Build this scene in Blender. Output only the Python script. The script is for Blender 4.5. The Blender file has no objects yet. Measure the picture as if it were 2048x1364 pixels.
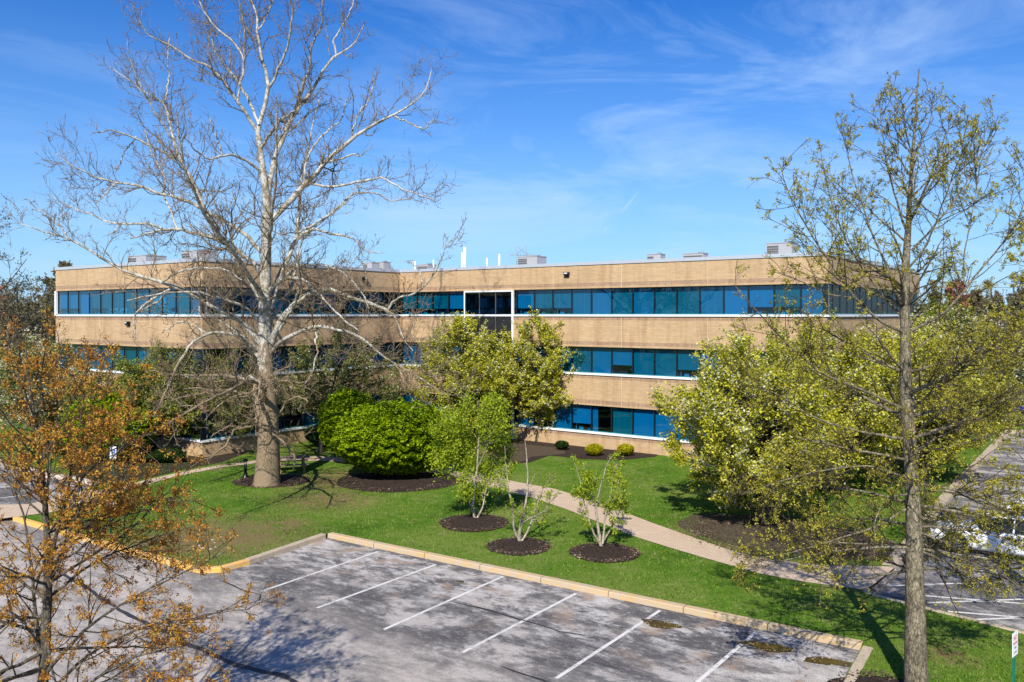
import bpy, math, random
import numpy as np
from mathutils import Vector, Matrix
RNG = np.random.default_rng(7)
random.seed(7)
R = math.radians
scene = bpy.context.scene
COL = scene.collection
F, CX, HY, ZC = 1680.0, 1024.0, 629.0, 8.5      # camera model: focal px, centre x, horizon y, eye height
ZL = 0.13                                        # lawn level above the asphalt

def G(px, py, z=ZL):
    """point of the place seen at photo pixel (px,py) lying at height z"""
    Y = F * (ZC - z) / (py - HY)
    return ((px - CX) / F * Y, Y)
def W(px, py, Y):
    return np.array([(px - CX) / F * Y, Y, ZC + (HY - py) / F * Y])

# ------------------------------------------------------------------ helpers
def link(o, parent=None):
    COL.objects.link(o)
    if parent is not None: o.parent = parent
    return o
def tag(o, label=None, cat=None, group=None, kind=None):
    if label: o['label'] = label
    if cat: o['category'] = cat
    if group: o['group'] = group
    if kind: o['kind'] = kind
    return o
def empty(name, loc, rz=0, parent=None):
    o = bpy.data.objects.new(name, None); o.location = loc; o.rotation_euler = (0, 0, rz)
    return link(o, parent)

class MB:
    """collects quads / boxes / tubes into one mesh"""
    def __init__(s): s.v = []; s.f = []; s.m = []; s.uv = []; s.hasuv = False
    def face(s, pts, m=0, uv=None):
        n = len(s.v); s.v += [tuple(p) for p in pts]; s.f.append(tuple(range(n, n + len(pts)))); s.m.append(m)
        if uv: s.hasuv = True; s.uv += list(uv)
        else: s.uv += [(0, 0)] * len(pts)
    def box(s, x0, x1, y0, y1, z0, z1, m=0, T=None):
        c = [Vector((x, y, z)) for z in (z0, z1) for y in (y0, y1) for x in (x0, x1)]
        if T is not None: c = [T @ p for p in c]
        for q in ((0, 2, 3, 1), (4, 5, 7, 6), (0, 1, 5, 4), (2, 6, 7, 3), (0, 4, 6, 2), (1, 3, 7, 5)):
            s.face([c[i] for i in q], m)
    def bar(s, a, b, w, h, m=0):
        a = Vector(a); b = Vector(b); d = b - a; L = d.length
        q = d.to_track_quat('X', 'Z').to_matrix().to_4x4(); q.translation = a
        s.box(0, L, -w / 2, w / 2, -h / 2, h / 2, m, q)
    def tube(s, pts, rad, n=8, m=0, cap=True):
        pts = [Vector(p) for p in pts]; rings = []
        if not hasattr(rad, '__len__'): rad = [rad] * len(pts)
        for i, p in enumerate(pts):
            t = (pts[min(i + 1, len(pts) - 1)] - pts[max(i - 1, 0)]).normalized()
            ref = Vector((1, 0, 0)) if abs(t.x) < .8 else Vector((0, 1, 0))
            a = t.cross(ref).normalized(); b = t.cross(a)
            rings.append([p + rad[i] * (math.cos(k * 2 * math.pi / n) * a + math.sin(k * 2 * math.pi / n) * b) for k in range(n)])
        for i in range(len(rings) - 1):
            for k in range(n):
                k2 = (k + 1) % n
                s.face([rings[i][k], rings[i + 1][k], rings[i + 1][k2], rings[i][k2]], m)
        if cap: s.face(rings[0], m); s.face(rings[-1][::-1], m)
    def mesh(s, name, mats, smooth=False):
        me = bpy.data.meshes.new(name); me.from_pydata(s.v, [], s.f)
        mats = mats if isinstance(mats, (list, tuple)) else [mats]
        for m in mats: me.materials.append(m)
        me.polygons.foreach_set('material_index', s.m)
        if s.hasuv:
            l = me.uv_layers.new(name='UVMap'); l.data.foreach_set('uv', [c for u in s.uv for c in u])
        if smooth:
            import bmesh
            b = bmesh.new(); b.from_mesh(me); bmesh.ops.remove_doubles(b, verts=b.verts, dist=1e-4); b.to_mesh(me); b.free()
            me.polygons.foreach_set('use_smooth', [True] * len(me.polygons))
        me.update(); return me
    def build(s, name, mats, parent=None, smooth=False):
        return link(bpy.data.objects.new(name, s.mesh(name, mats, smooth)), parent)

def np_mesh(name, V, Fc, mats, midx=None, smooth=False, parent=None):
    """V (n,3), Fc (m,k) int: fast mesh"""
    me = bpy.data.meshes.new(name)
    n, (m, k) = len(V), Fc.shape
    me.vertices.add(n); me.vertices.foreach_set('co', np.ascontiguousarray(V, dtype=np.float32).ravel())
    me.loops.add(m * k); me.loops.foreach_set('vertex_index', np.ascontiguousarray(Fc, dtype=np.int32).ravel())
    me.polygons.add(m); me.polygons.foreach_set('loop_start', np.arange(m, dtype=np.int32) * k)
    try: me.polygons.foreach_set('loop_total', np.full(m, k, dtype=np.int32))
    except Exception: pass
    for a in (mats if isinstance(mats, (list, tuple)) else [mats]): me.materials.append(a)
    if midx is not None: me.polygons.foreach_set('material_index', np.asarray(midx, dtype=np.int32))
    if smooth: me.polygons.foreach_set('use_smooth', np.ones(m, dtype=bool))
    me.update(calc_edges=True); me.validate()
    return link(bpy.data.objects.new(name, me), parent)

# ------------------------------------------------------------------ materials
def new_mat(name):
    m = bpy.data.materials.new(name); m.use_nodes = True
    nt = m.node_tree; return m, nt, nt.nodes['Principled BSDF']
def N(nt, typ, **kw):
    n = nt.nodes.new(typ)
    for k, v in kw.items():
        if k in n.inputs.keys(): n.inputs[k].default_value = v
        else: setattr(n, k, v)
    return n
def L(nt, a, b): nt.links.new(a, b)
def ramp(nt, fac, stops, interp='LINEAR'):
    r = nt.nodes.new('ShaderNodeValToRGB'); r.color_ramp.interpolation = interp
    e = r.color_ramp.elements
    while len(e) > 1: e.remove(e[-1])
    e[0].position, e[0].color = stops[0][0], (*stops[0][1], 1) if len(stops[0][1]) == 3 else stops[0][1]
    for p, c in stops[1:]:
        x = e.new(p); x.color = (*c, 1)
    L(nt, fac, r.inputs[0]); return r.outputs[0]
def mix(nt, fac, a, b, mode='MIX'):
    n = nt.nodes.new('ShaderNodeMix'); n.data_type = 'RGBA'; n.blend_type = mode
    for i, x in ((0, fac), (6, a), (7, b)):
        if hasattr(x, 'links'): L(nt, x, n.inputs[i])
        else: n.inputs[i].default_value = (*x, 1) if isinstance(x, tuple) and len(x) == 3 else x
    return n.outputs[2]
def mth(nt, op, a, b=None, c=None, clamp=False):
    n = nt.nodes.new('ShaderNodeMath'); n.operation = op; n.use_clamp = clamp
    for i, x in enumerate((a, b, c)):
        if x is None: continue
        if hasattr(x, 'links'): L(nt, x, n.inputs[i])
        else: n.inputs[i].default_value = x
    return n.outputs[0]
def noise(nt, vec, scale, detail=4, rough=.55, dist=0):
    n = N(nt, 'ShaderNodeTexNoise', Scale=scale, Detail=detail, Roughness=rough, Distortion=dist)
    if vec is not None: L(nt, vec, n.inputs['Vector'])
    return n.outputs['Fac']
def coords(nt, which='Object', scale=None, rot=None):
    c = N(nt, 'ShaderNodeTexCoord').outputs[which]
    if scale or rot:
        m = nt.nodes.new('ShaderNodeMapping'); L(nt, c, m.inputs[0])
        if scale: m.inputs['Scale'].default_value = scale
        if rot: m.inputs['Rotation'].default_value = rot
        c = m.outputs[0]
    return c
def bump(nt, h, strength, dist, bs):
    b = N(nt, 'ShaderNodeBump', Strength=strength, Distance=dist); L(nt, h, b.inputs['Height']); L(nt, b.outputs[0], bs.inputs['Normal'])
def flat(name, col, rough=.6, metal=0, var=.12, scale=6, spec=.4):
    m, nt, bs = new_mat(name)
    n = noise(nt, coords(nt), scale, 5)
    c = mix(nt, n, tuple(x * (1 - var) for x in col), tuple(min(1, x * (1 + var)) for x in col))
    L(nt, c, bs.inputs['Base Color']); bs.inputs['Roughness'].default_value = rough
    bs.inputs['Metallic'].default_value = metal; bs.inputs['Specular IOR Level'].default_value = spec
    return m
def leaf_mat(name, stops, trans=.35):
    m, nt, bs = new_mat(name)
    g = N(nt, 'ShaderNodeNewGeometry').outputs['Random Per Island']
    g = mth(nt, 'ADD', mth(nt, 'MULTIPLY', g, .72), mth(nt, 'SUBTRACT', mth(nt, 'MULTIPLY', noise(nt, coords(nt), 1.1, 4, .6), .9), .31), clamp=True)
    c = ramp(nt, g, stops)
    L(nt, c, bs.inputs['Base Color']); bs.inputs['Roughness'].default_value = .6; bs.inputs['Specular IOR Level'].default_value = .25
    t = nt.nodes.new('ShaderNodeBsdfTranslucent'); L(nt, c, t.inputs[0])
    mx = nt.nodes.new('ShaderNodeMixShader'); mx.inputs[0].default_value = trans
    L(nt, bs.outputs[0], mx.inputs[1]); L(nt, t.outputs[0], mx.inputs[2])
    L(nt, mx.outputs[0], nt.nodes['Material Output'].inputs[0]); return m
def bark_mat(name, a, b, scale=9, stretch=.38):
    m, nt, bs = new_mat(name)
    v = coords(nt, 'Object', (1, 1, stretch))
    n = noise(nt, v, scale, 6, .65)
    vr = N(nt, 'ShaderNodeTexVoronoi', Scale=scale * 1.6); vr.feature = 'DISTANCE_TO_EDGE'
    dv = mix(nt, .12, v, N(nt, 'ShaderNodeTexNoise', Scale=scale * 2).outputs['Color'], 'ADD'); L(nt, dv, vr.inputs['Vector'])
    big = noise(nt, coords(nt), 1.4, 4, .6)
    col = ramp(nt, n, [(.32, a), (.62, b)])
    col = mix(nt, ramp(nt, vr.outputs['Distance'], [(.0, (.75, .75, .75)), (.16, (0, 0, 0))]), col, tuple(x * .5 for x in a))
    col = mix(nt, .6, col, ramp(nt, big, [(.35, (.65, .62, .58)), (.65, (1.25, 1.25, 1.2))]), 'MULTIPLY')
    L(nt, col, bs.inputs['Base Color'])
    bs.inputs['Roughness'].default_value = .9; bs.inputs['Specular IOR Level'].default_value = .15
    bump(nt, n, .7, .03, bs); return m

def patches(nt, pos, spots):
    """sum of soft spots: (x, y, radius)"""
    out = None
    for x, y, r in spots:
        d = N(nt, 'ShaderNodeVectorMath', operation='DISTANCE'); L(nt, pos, d.inputs[0]); d.inputs[1].default_value = (x, y, ZL)
        mr = N(nt, 'ShaderNodeMapRange'); L(nt, d.outputs['Value'], mr.inputs[0])
        mr.inputs[1].default_value = r; mr.inputs[2].default_value = r * .3; mr.inputs[3].default_value = 0; mr.inputs[4].default_value = 1
        out = mr.outputs[0] if out is None else mth(nt, 'MAXIMUM', out, mr.outputs[0])
    return out

def grass_mat():
    m, nt, bs = new_mat('lawn_grass')
    c = coords(nt)
    n1 = noise(nt, c, .22, 5, .6); n2 = noise(nt, c, 2.2, 6, .7); n3 = noise(nt, c, 28, 3, .6)
    f = mth(nt, 'ADD', mth(nt, 'MULTIPLY', n1, .75), mth(nt, 'MULTIPLY', n2, .35))
    col = ramp(nt, f, [(.40, (.055, .125, .010)), (.52, (.105, .205, .016)), (.64, (.19, .25, .045))])
    col = mix(nt, mth(nt, 'MULTIPLY', n3, .55), col, (.03, .07, .006))
    n5 = noise(nt, c, .9, 6, .75, .6)
    straw = ramp(nt, n5, [(.53, (0, 0, 0)), (.70, (1, 1, 1))])
    col = mix(nt, mth(nt, 'MULTIPLY', straw, .75), col, (.26, .24, .09))
    bare = [(*G(430, 1075), 4.6), (*G(345, 1085), 3.4), (*G(690, 960), 4.2), (*G(650, 1000), 3.0), (*G(560, 1050), 1.8), (*G(1000, 905), 2.8),
            (*G(1420, 1060), 1.9), (*G(1500, 1090), 2.0), (*G(1690, 1150), 2.2), (*G(1900, 1310), .9), (*G(235, 1000), 1.6)]
    p = patches(nt, c, bare)
    n4 = noise(nt, c, 1.1, 6, .7)
    msk = mth(nt, 'MULTIPLY', p, ramp(nt, n4, [(.32, (0, 0, 0)), (.50, (1, 1, 1))]), clamp=True)
    col = mix(nt, mth(nt, 'MULTIPLY', msk, .9), col, mix(nt, n3, (.27, .18, .09), (.15, .10, .05)))
    pet = N(nt, 'ShaderNodeTexVoronoi', Scale=5.5); L(nt, c, pet.inputs['Vector'])
    pm = ramp(nt, pet.outputs['Distance'], [(.07, (1, 1, 1)), (.10, (0, 0, 0))])
    pn = ramp(nt, noise(nt, c, .35, 3), [(.48, (0, 0, 0)), (.6, (1, 1, 1))])
    col = mix(nt, mth(nt, 'MULTIPLY', mth(nt, 'MULTIPLY', pm, pn), .6), col, (.5, .42, .28))
    L(nt, col, bs.inputs['Base Color']); bs.inputs['Roughness'].default_value = .95; bs.inputs['Specular IOR Level'].default_value = .1
    bump(nt, mth(nt, 'ADD', n3, n2), .9, .06, bs); return m

def asphalt_mat(name, stall=True):
    m, nt, bs = new_mat(name)
    c = coords(nt)
    cs = coords(nt, 'Object', (.55, 1.0, 1))
    big = noise(nt, cs, .28, 6, .65, .1); mid = noise(nt, cs, .85, 14, .76, .15); fine = noise(nt, c, 45, 3, .85); wisp = noise(nt, cs, 1.3, 12, .78, .35)
    base = ramp(nt, mth(nt, 'ADD', mth(nt, 'MULTIPLY', big, .35), mth(nt, 'MULTIPLY', mid, .65)), [(.465, (.034, .033, .036)), (.512, (.115, .11, .108)), (.56, (.46, .42, .38))])
    light = ramp(nt, mid, [(.42, (.23, .208, .182)), (.56, (.52, .46, .40))])
    if stall:
        sep = N(nt, 'ShaderNodeSeparateXYZ'); L(nt, c, sep.inputs[0])
        y = mth(nt, 'ADD', sep.outputs['Y'], mth(nt, 'MULTIPLY', mth(nt, 'SUBTRACT', big, .5), 6))
        mr = N(nt, 'ShaderNodeMapRange'); L(nt, y, mr.inputs[0]); mr.inputs[1].default_value = -7.2; mr.inputs[2].default_value = -4.6
        col = mix(nt, mr.outputs[0], light, base)
        mr2 = N(nt, 'ShaderNodeMapRange'); L(nt, y, mr2.inputs[0]); mr2.inputs[1].default_value = -4.0; mr2.inputs[2].default_value = -1.5
        w = ramp(nt, wisp, [(.515, (0, 0, 0)), (.575, (1, 1, 1))])
        col = mix(nt, mth(nt, 'MULTIPLY', mth(nt, 'MULTIPLY', w, mr2.outputs[0]), .75), col, (.66, .63, .60))
        rust = ramp(nt, noise(nt, c, .75, 3, .5), [(.57, (0, 0, 0)), (.66, (1, 1, 1))])
        col = mix(nt, mth(nt, 'MULTIPLY', mth(nt, 'MULTIPLY', rust, mr2.outputs[0]), .75), col, (.33, .22, .14))
    else:
        w = ramp(nt, wisp, [(.50, (0, 0, 0)), (.66, (1, 1, 1))])
        col = mix(nt, mth(nt, 'MULTIPLY', w, .5), base, (.36, .36, .39))
    sp2 = noise(nt, cs, 5.5, 10, .82); col = mix(nt, mth(nt, 'MULTIPLY', ramp(nt, sp2, [(.52, (0, 0, 0)), (.60, (1, 1, 1))]), .45), col, (.52, .48, .44)); col = mix(nt, mth(nt, 'MULTIPLY', ramp(nt, sp2, [(.40, (1, 1, 1)), (.48, (0, 0, 0))]), .35), col, (.05, .05, .055))
    col = mix(nt, ramp(nt, fine, [(.45, (.0, .0, .0)), (.75, (.6, .6, .6))]), col, (.50, .46, .42))
    spk = ramp(nt, noise(nt, c, 38, 2, .8), [(.42, (1, 1, 1)), (.54, (0, 0, 0))]); col = mix(nt, mth(nt, 'MULTIPLY', spk, .55), col, (.055, .052, .055))
    L(nt, col, bs.inputs['Base Color']); bs.inputs['Roughness'].default_value = .85; bs.inputs['Specular IOR Level'].default_value = .3
    bump(nt, fine, .5, .01, bs); return m

def brick_mat(name, a, b, mortar, bw=.30, rh=.10, ms=.012, shade=1):
    m, nt, bs = new_mat(name)
    uv = coords(nt, 'UV')
    t = N(nt, 'ShaderNodeTexBrick', Scale=1.0); L(nt, uv, t.inputs['Vector'])
    t.inputs['Brick Width'].default_value = bw; t.inputs['Row Height'].default_value = rh; t.inputs['Mortar Size'].default_value = ms
    t.inputs['Color1'].default_value = (*a, 1); t.inputs['Color2'].default_value = (*b, 1); t.inputs['Mortar'].default_value = (*mortar, 1)
    sc = nt.nodes.new('ShaderNodeMapping'); L(nt, uv, sc.inputs[0]); sc.inputs['Scale'].default_value = (.18, 3.2, 1)
    st = noise(nt, sc.outputs[0], 3, 4, .6)
    bl = noise(nt, uv, .35, 5, .6)
    col = mix(nt, .8, t.outputs['Color'], mix(nt, st, (.72, .72, .72), (1.2, 1.2, 1.2)), 'MULTIPLY')
    col = mix(nt, .7, col, mix(nt, bl, (.70, .67, .64), (1.22, 1.22, 1.20)), 'MULTIPLY')
    dr = nt.nodes.new('ShaderNodeMapping'); L(nt, uv, dr.inputs[0]); dr.inputs['Scale'].default_value = (1.6, .16, 1)
    dn = ramp(nt, noise(nt, dr.outputs[0], 1.2, 5, .65), [(.48, (1, 1, 1)), (.68, (.76, .71, .67))])
    col = mix(nt, .8, col, dn, 'MULTIPLY')
    L(nt, col, bs.inputs['Base Color']); bs.inputs['Roughness'].default_value = .85; bs.inputs['Specular IOR Level'].default_value = .2
    return m

def glass_mat(name, tint, rough=.0, refl=1.0):
    m, nt, bs = new_mat(name); nt.nodes.remove(bs)
    tr = nt.nodes.new('ShaderNodeBsdfTransparent'); tr.inputs[0].default_value = (*tint, 1)
    gl = nt.nodes.new('ShaderNodeBsdfGlossy'); gl.inputs['Roughness'].default_value = rough; gl.inputs[0].default_value = (.55, .75, .85, 1)
    n = noise(nt, coords(nt), .7, 2); b = N(nt, 'ShaderNodeBump', Strength=.25, Distance=.03); L(nt, n, b.inputs['Height']); L(nt, b.outputs[0], gl.inputs['Normal'])
    fr = N(nt, 'ShaderNodeFresnel', IOR=1.55)
    gb = N(nt, 'ShaderNodeNewGeometry').outputs['Backfacing']; f = mth(nt, 'MULTIPLY', mth(nt, 'MULTIPLY', fr.outputs[0], refl, clamp=True), mth(nt, 'SUBTRACT', 1.0, gb))
    mx = nt.nodes.new('ShaderNodeMixShader'); L(nt, f, mx.inputs[0]); L(nt, tr.outputs[0], mx.inputs[1]); L(nt, gl.outputs[0], mx.inputs[2])
    L(nt, mx.outputs[0], nt.nodes['Material Output'].inputs[0]); return m

def blind_mat(name, a, b):
    m, nt, bs = new_mat(name)
    c = coords(nt)
    sep = N(nt, 'ShaderNodeSeparateXYZ'); L(nt, c, sep.inputs[0])
    x = mth(nt, 'FRACT', mth(nt, 'MULTIPLY', sep.outputs['X'], 9.0))
    edge = ramp(nt, x, [(.0, (1, 1, 1)), (.10, (0, 0, 0)), (.9, (0, 0, 0)), (1, (1, 1, 1))])
    x2 = mth(nt, 'FRACT', mth(nt, 'MULTIPLY', sep.outputs['X'], 2.25))
    e2 = ramp(nt, x2, [(.0, (1, 1, 1)), (.04, (0, 0, 0))])
    inf = N(nt, 'ShaderNodeObjectInfo').outputs['Random']
    col = mix(nt, inf, a, b)
    col = mix(nt, mth(nt, 'MULTIPLY', edge, .35), col, (.85, .9, .85))
    col = mix(nt, mth(nt, 'MULTIPLY', e2, .6), col, (.95, .95, .95))
    L(nt, col, bs.inputs['Base Color']); bs.inputs['Roughness'].default_value = .8; return m

def mulch_mat(name, a=(.014, .010, .008), b=(.085, .060, .046)):
    m, nt, bs = new_mat(name)
    c = coords(nt); n = noise(nt, c, 14, 6, .7); v = N(nt, 'ShaderNodeTexVoronoi', Scale=9.0); L(nt, c, v.inputs['Vector'])
    col = ramp(nt, n, [(.35, a), (.68, b)])
    pm = ramp(nt, v.outputs['Distance'], [(.09, (1, 1, 1)), (.14, (0, 0, 0))])
    pm = mth(nt, 'MULTIPLY', pm, ramp(nt, noise(nt, c, 1.0, 3), [(.42, (0, 0, 0)), (.62, (1, 1, 1))]))
    col = mix(nt, mth(nt, 'MULTIPLY', pm, .6), col, (.42, .33, .24))
    L(nt, col, bs.inputs['Base Color']); bs.inputs['Roughness'].default_value = .95; bs.inputs['Specular IOR Level'].default_value = .1
    bump(nt, n, 1, .08, bs); return m

def path_mat():
    m, nt, bs = new_mat('path_pavers')
    c = coords(nt, 'Object', None, (0, 0, R(28)))
    t = N(nt, 'ShaderNodeTexBrick', Scale=1.0); L(nt, c, t.inputs['Vector'])
    t.inputs['Brick Width'].default_value = .24; t.inputs['Row Height'].default_value = .13; t.inputs['Mortar Size'].default_value = .012
    t.inputs['Color1'].default_value = (.56, .43, .30, 1); t.inputs['Color2'].default_value = (.50, .38, .265, 1); t.inputs['Mortar'].default_value = (.34, .26, .19, 1)
    n = noise(nt, c, .8, 6, .7)
    col = mix(nt, .7, t.outputs['Color'], mix(nt, n, (.78, .76, .74), (1.15, 1.15, 1.15)), 'MULTIPLY')
    L(nt, col, bs.inputs['Base Color']); bs.inputs['Roughness'].default_value = .9; return m

def kerb_mat(name, a, b, worn, amt):
    m, nt, bs = new_mat(name)
    c = coords(nt); n = noise(nt, c, 2.2, 7, .7); n2 = noise(nt, c, 7, 6, .75)
    col = mix(nt, n, a, b)
    w = ramp(nt, mth(nt, 'ADD', mth(nt, 'MULTIPLY', n2, .6), mth(nt, 'MULTIPLY', n, .4)), [(.5 - amt * .12, (0, 0, 0)), (.66 - amt * .12, (1, 1, 1))])
    col = mix(nt, mth(nt, 'MULTIPLY', w, min(1, .5 + amt * .4)), col, worn)
    L(nt, col, bs.inputs['Base Color']); bs.inputs['Roughness'].default_value = .85; bump(nt, n2, .4, .02, bs); return m

def sycamore_bark():
    m, nt, bs = new_mat('sycamore_bark')
    c = coords(nt); sep = N(nt, 'ShaderNodeSeparateXYZ'); L(nt, c, sep.inputs[0])
    n = noise(nt, coords(nt, 'Object', (1, 1, .45)), 2.6, 7, .7, .8); nf = noise(nt, c, 14, 6, .7)
    rough = mix(nt, nf, (.10, .072, .042), (.36, .27, .17))
    h = N(nt, 'ShaderNodeMapRange'); L(nt, sep.outputs['Z'], h.inputs[0]); h.inputs[1].default_value = 2.2; h.inputs[2].default_value = 7.6; h.inputs[3].default_value = -.30; h.inputs[4].default_value = .12
    w = ramp(nt, mth(nt, 'ADD', n, h.outputs[0]), [(.49, (0, 0, 0)), (.54, (1, 1, 1))])
    pale = mix(nt, noise(nt, c, 1.3, 4), (.30, .28, .22), (.62, .60, .55))
    olive = ramp(nt, noise(nt, c, 3.7, 6, .7), [(.46, (0, 0, 0)), (.56, (1, 1, 1))])
    pale = mix(nt, mth(nt, 'MULTIPLY', olive, .8), pale, (.17, .14, .075))
    L(nt, mix(nt, w, rough, pale), bs.inputs['Base Color']); bs.inputs['Roughness'].default_value = .85; bs.inputs['Specular IOR Level'].default_value = .2
    bump(nt, nf, .6, .04, bs); return m

M = {}
M['grass'] = grass_mat()
M['blade'] = leaf_mat('grass_blade', [(0, (.06, .13, .008)), (.5, (.12, .23, .018)), (.85, (.21, .28, .04)), (1, (.38, .34, .15))], .3)
M['lot'] = asphalt_mat('asphalt_stalls', True); M['lot2'] = asphalt_mat('asphalt_side', False)
def worn_paint():
    m, nt, bs = new_mat('worn_paint'); c = coords(nt)
    n = noise(nt, c, 22, 8, .75); n2 = noise(nt, c, 1.6, 4)
    bs.inputs['Base Color'].default_value = (.60, .58, .55, 1); bs.inputs['Roughness'].default_value = .85
    a = ramp(nt, mth(nt, 'ADD', mth(nt, 'MULTIPLY', n, .7), mth(nt, 'MULTIPLY', n2, .3)), [(.405, (0, 0, 0)), (.475, (1, 1, 1))])
    L(nt, a, bs.inputs['Alpha']); return m
M['paint'] = worn_paint()
M['blue_paint'] = flat('blue_paint', (.25, .50, .62), .8, var=.2, scale=3)
M['tar'] = flat('tar', (.035, .034, .036), .6, var=.5, scale=5)
M['puddle'] = None
M['kerb_y'] = kerb_mat('yellow_kerb', (.78, .42, .055), (.66, .33, .04), (.42, .36, .26), .55)
M['kerb_t'] = kerb_mat('tan_kerb', (.54, .34, .12), (.46, .32, .15), (.42, .36, .28), .8)
M['kerb_g'] = kerb_mat('concrete_kerb', (.48, .38, .27), (.40, .33, .24), (.30, .24, .18), .5)
M['path'] = path_mat()
M['concrete'] = flat('pale_concrete', (.50, .42, .34), .9, var=.15, scale=2)
M['mulch'] = mulch_mat('dark_mulch'); M['litter'] = mulch_mat('leaf_litter', (.03, .022, .015), (.17, .13, .09))
M['brick'] = brick_mat('tan_brick', (.56, .385, .215), (.47, .325, .185), (.42, .31, .20))
M['soldier'] = brick_mat('soldier_brick', (.31, .19, .12), (.42, .285, .185), (.36, .26, .18), .10, .40, .012)
M['base_brick'] = brick_mat('base_brick', (.46, .30, .17), (.38, .25, .145), (.36, .26, .17))
M['coping'] = flat('coping_metal', (.50, .53, .57), .4, .3)
M['sill'] = flat('white_sill', (.74, .74, .74), .5, var=.05, scale=2)
M['frame_dark'] = flat('dark_frame', (.012, .02, .024), .4)
M['frame_teal'] = flat('teal_frame', (.02, .18, .22), .4)
M['glass'] = glass_mat('blue_glass', (.035, .40, .60), refl=2.0)
M['glass_dark'] = glass_mat('dark_glass', (.05, .30, .48), refl=2.0)
M['blind'] = blind_mat('blinds', (.20, .33, .22), (.58, .52, .66))
M['room'] = flat('room_dark', (.05, .05, .05), .9); M['ceiling'] = flat('ceiling_tile', (.25, .25, .25), .9)
M['spandrel'] = flat('spandrel_glass', (.018, .022, .026), .12, var=.3, scale=.6, spec=.8)
M['roof'] = flat('roof_membrane', (.45, .45, .44), .9)
M['hvac'] = flat('hvac_metal', (.38, .38, .39), .5, .1, var=.1, scale=1.5); M['hvac_dark'] = flat('hvac_grille', (.10, .10, .10), .6)
M['white_pipe'] = flat('white_pipe', (.86, .86, .86), .4)
M['steel'] = flat('galvanised_steel', (.28, .29, .31), .5, .5)
M['black'] = flat('black_metal', (.010, .011, .014), .35, .4)
M['lampglass'] = flat('lamp_lens', (.55, .55, .55), .2)
M['sign_white'] = flat('sign_white', (.80, .80, .82), .4, var=.03); M['sign_red'] = flat('sign_red', (.62, .04, .06), .4); M['sign_blue'] = flat('sign_blue', (.02, .08, .50), .4)
M['sign_grey'] = flat('sign_ink', (.22, .20, .24), .4)
M['post_green'] = flat('green_post', (.005, .14, .085), .5)
M['wood'] = flat('weathered_wood', (.20, .155, .11), .9, var=.3, scale=4); M['wood2'] = flat('warm_wood', (.42, .24, .09), .8, var=.25, scale=4)
M['car_white'] = flat('white_car_paint', (.82, .83, .85), .18, var=.02, spec=.6); M['car_blue'] = flat('blue_car_paint', (.02, .03, .28), .2)
M['car_glass'] = flat('car_glass', (.015, .02, .025), .06, spec=.8); M['rubber'] = flat('rubber', (.02, .02, .02), .8); M['rim'] = flat('rim', (.55, .55, .57), .3, .7)
M['headlight'] = flat('headlight_lens', (.65, .68, .72), .1); M['taillight'] = flat('tail_light', (.45, .01, .01), .2)
M['cream'] = flat('cream_wall', (.55, .46, .36), .9); M['white_roof'] = flat('white_roof', (.78, .78, .78), .7)
M['bark_syc'] = sycamore_bark()
M['twig_syc'] = bark_mat('sycamore_twig', (.10, .07, .045), (.36, .29, .19), 5)
M['bud_syc'] = leaf_mat('sycamore_bud', [(0, (.15, .07, .04)), (.5, (.26, .14, .10)), (1, (.24, .18, .10))], .2)
M['bark_oak'] = bark_mat('oak_bark', (.06, .052, .036), (.30, .26, .18), 14)
M['twig_oak'] = bark_mat('oak_twig', (.035, .028, .02), (.13, .10, .065), 7)
M['bark_maple'] = bark_mat('maple_bark', (.035, .030, .024), (.17, .15, .115), 13)
M['bark_dark'] = bark_mat('dark_bark', (.035, .03, .022), (.14, .12, .09), 8)
M['bark_grey'] = bark_mat('grey_bark', (.24, .20, .15), (.52, .46, .37), 12)
M['leaf_oak'] = leaf_mat('oak_young_leaf', [(0, (.17, .15, .02)), (.4, (.36, .33, .03)), (.85, (.52, .46, .06)), (1, (.28, .17, .04))], .35)
M['leaf_orange'] = leaf_mat('maple_young_leaf', [(0, (.16, .055, .018)), (.3, (.34, .13, .02)), (.58, (.54, .25, .025)), (.8, (.62, .38, .045)), (.92, (.32, .30, .06)), (1, (.36, .07, .035))], .35)
M['leaf_pear'] = leaf_mat('pear_leaf', [(0, (.11, .13, .006)), (.3, (.32, .33, .012)), (.65, (.55, .52, .03)), (1, (.68, .66, .20))], .3)
M['leaf_dull'] = leaf_mat('dull_leaf', [(0, (.08, .10, .012)), (.5, (.19, .20, .035)), (1, (.36, .36, .13))], .3)
M['flower'] = leaf_mat('white_blossom', [(0, (.50, .50, .30)), (1, (.80, .78, .62))], .4)
M['leaf_bush'] = leaf_mat('burning_bush_leaf', [(0, (.06, .13, .001)), (.4, (.21, .32, .002)), (1, (.38, .47, .004))], .3)
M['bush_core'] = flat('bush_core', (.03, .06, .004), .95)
M['leaf_bright'] = leaf_mat('fresh_leaf', [(0, (.09, .15, .004)), (.5, (.27, .36, .010)), (1, (.46, .50, .04))], .35)
M['leaf_yellow'] = leaf_mat('golden_leaf', [(0, (.26, .26, .004)), (1, (.56, .50, .01))], .3)
M['leaf_bg'] = leaf_mat('woods_leaf', [(0, (.09, .07, .045)), (.5, (.17, .14, .07)), (1, (.26, .24, .11))], .3)
M['leaf_red'] = leaf_mat('red_bud_leaf', [(0, (.22, .07, .05)), (1, (.46, .17, .10))], .3)
M['leaf_ever'] = leaf_mat('evergreen_leaf', [(0, (.008, .022, .004)), (1, (.035, .075, .01))], .15)
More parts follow.
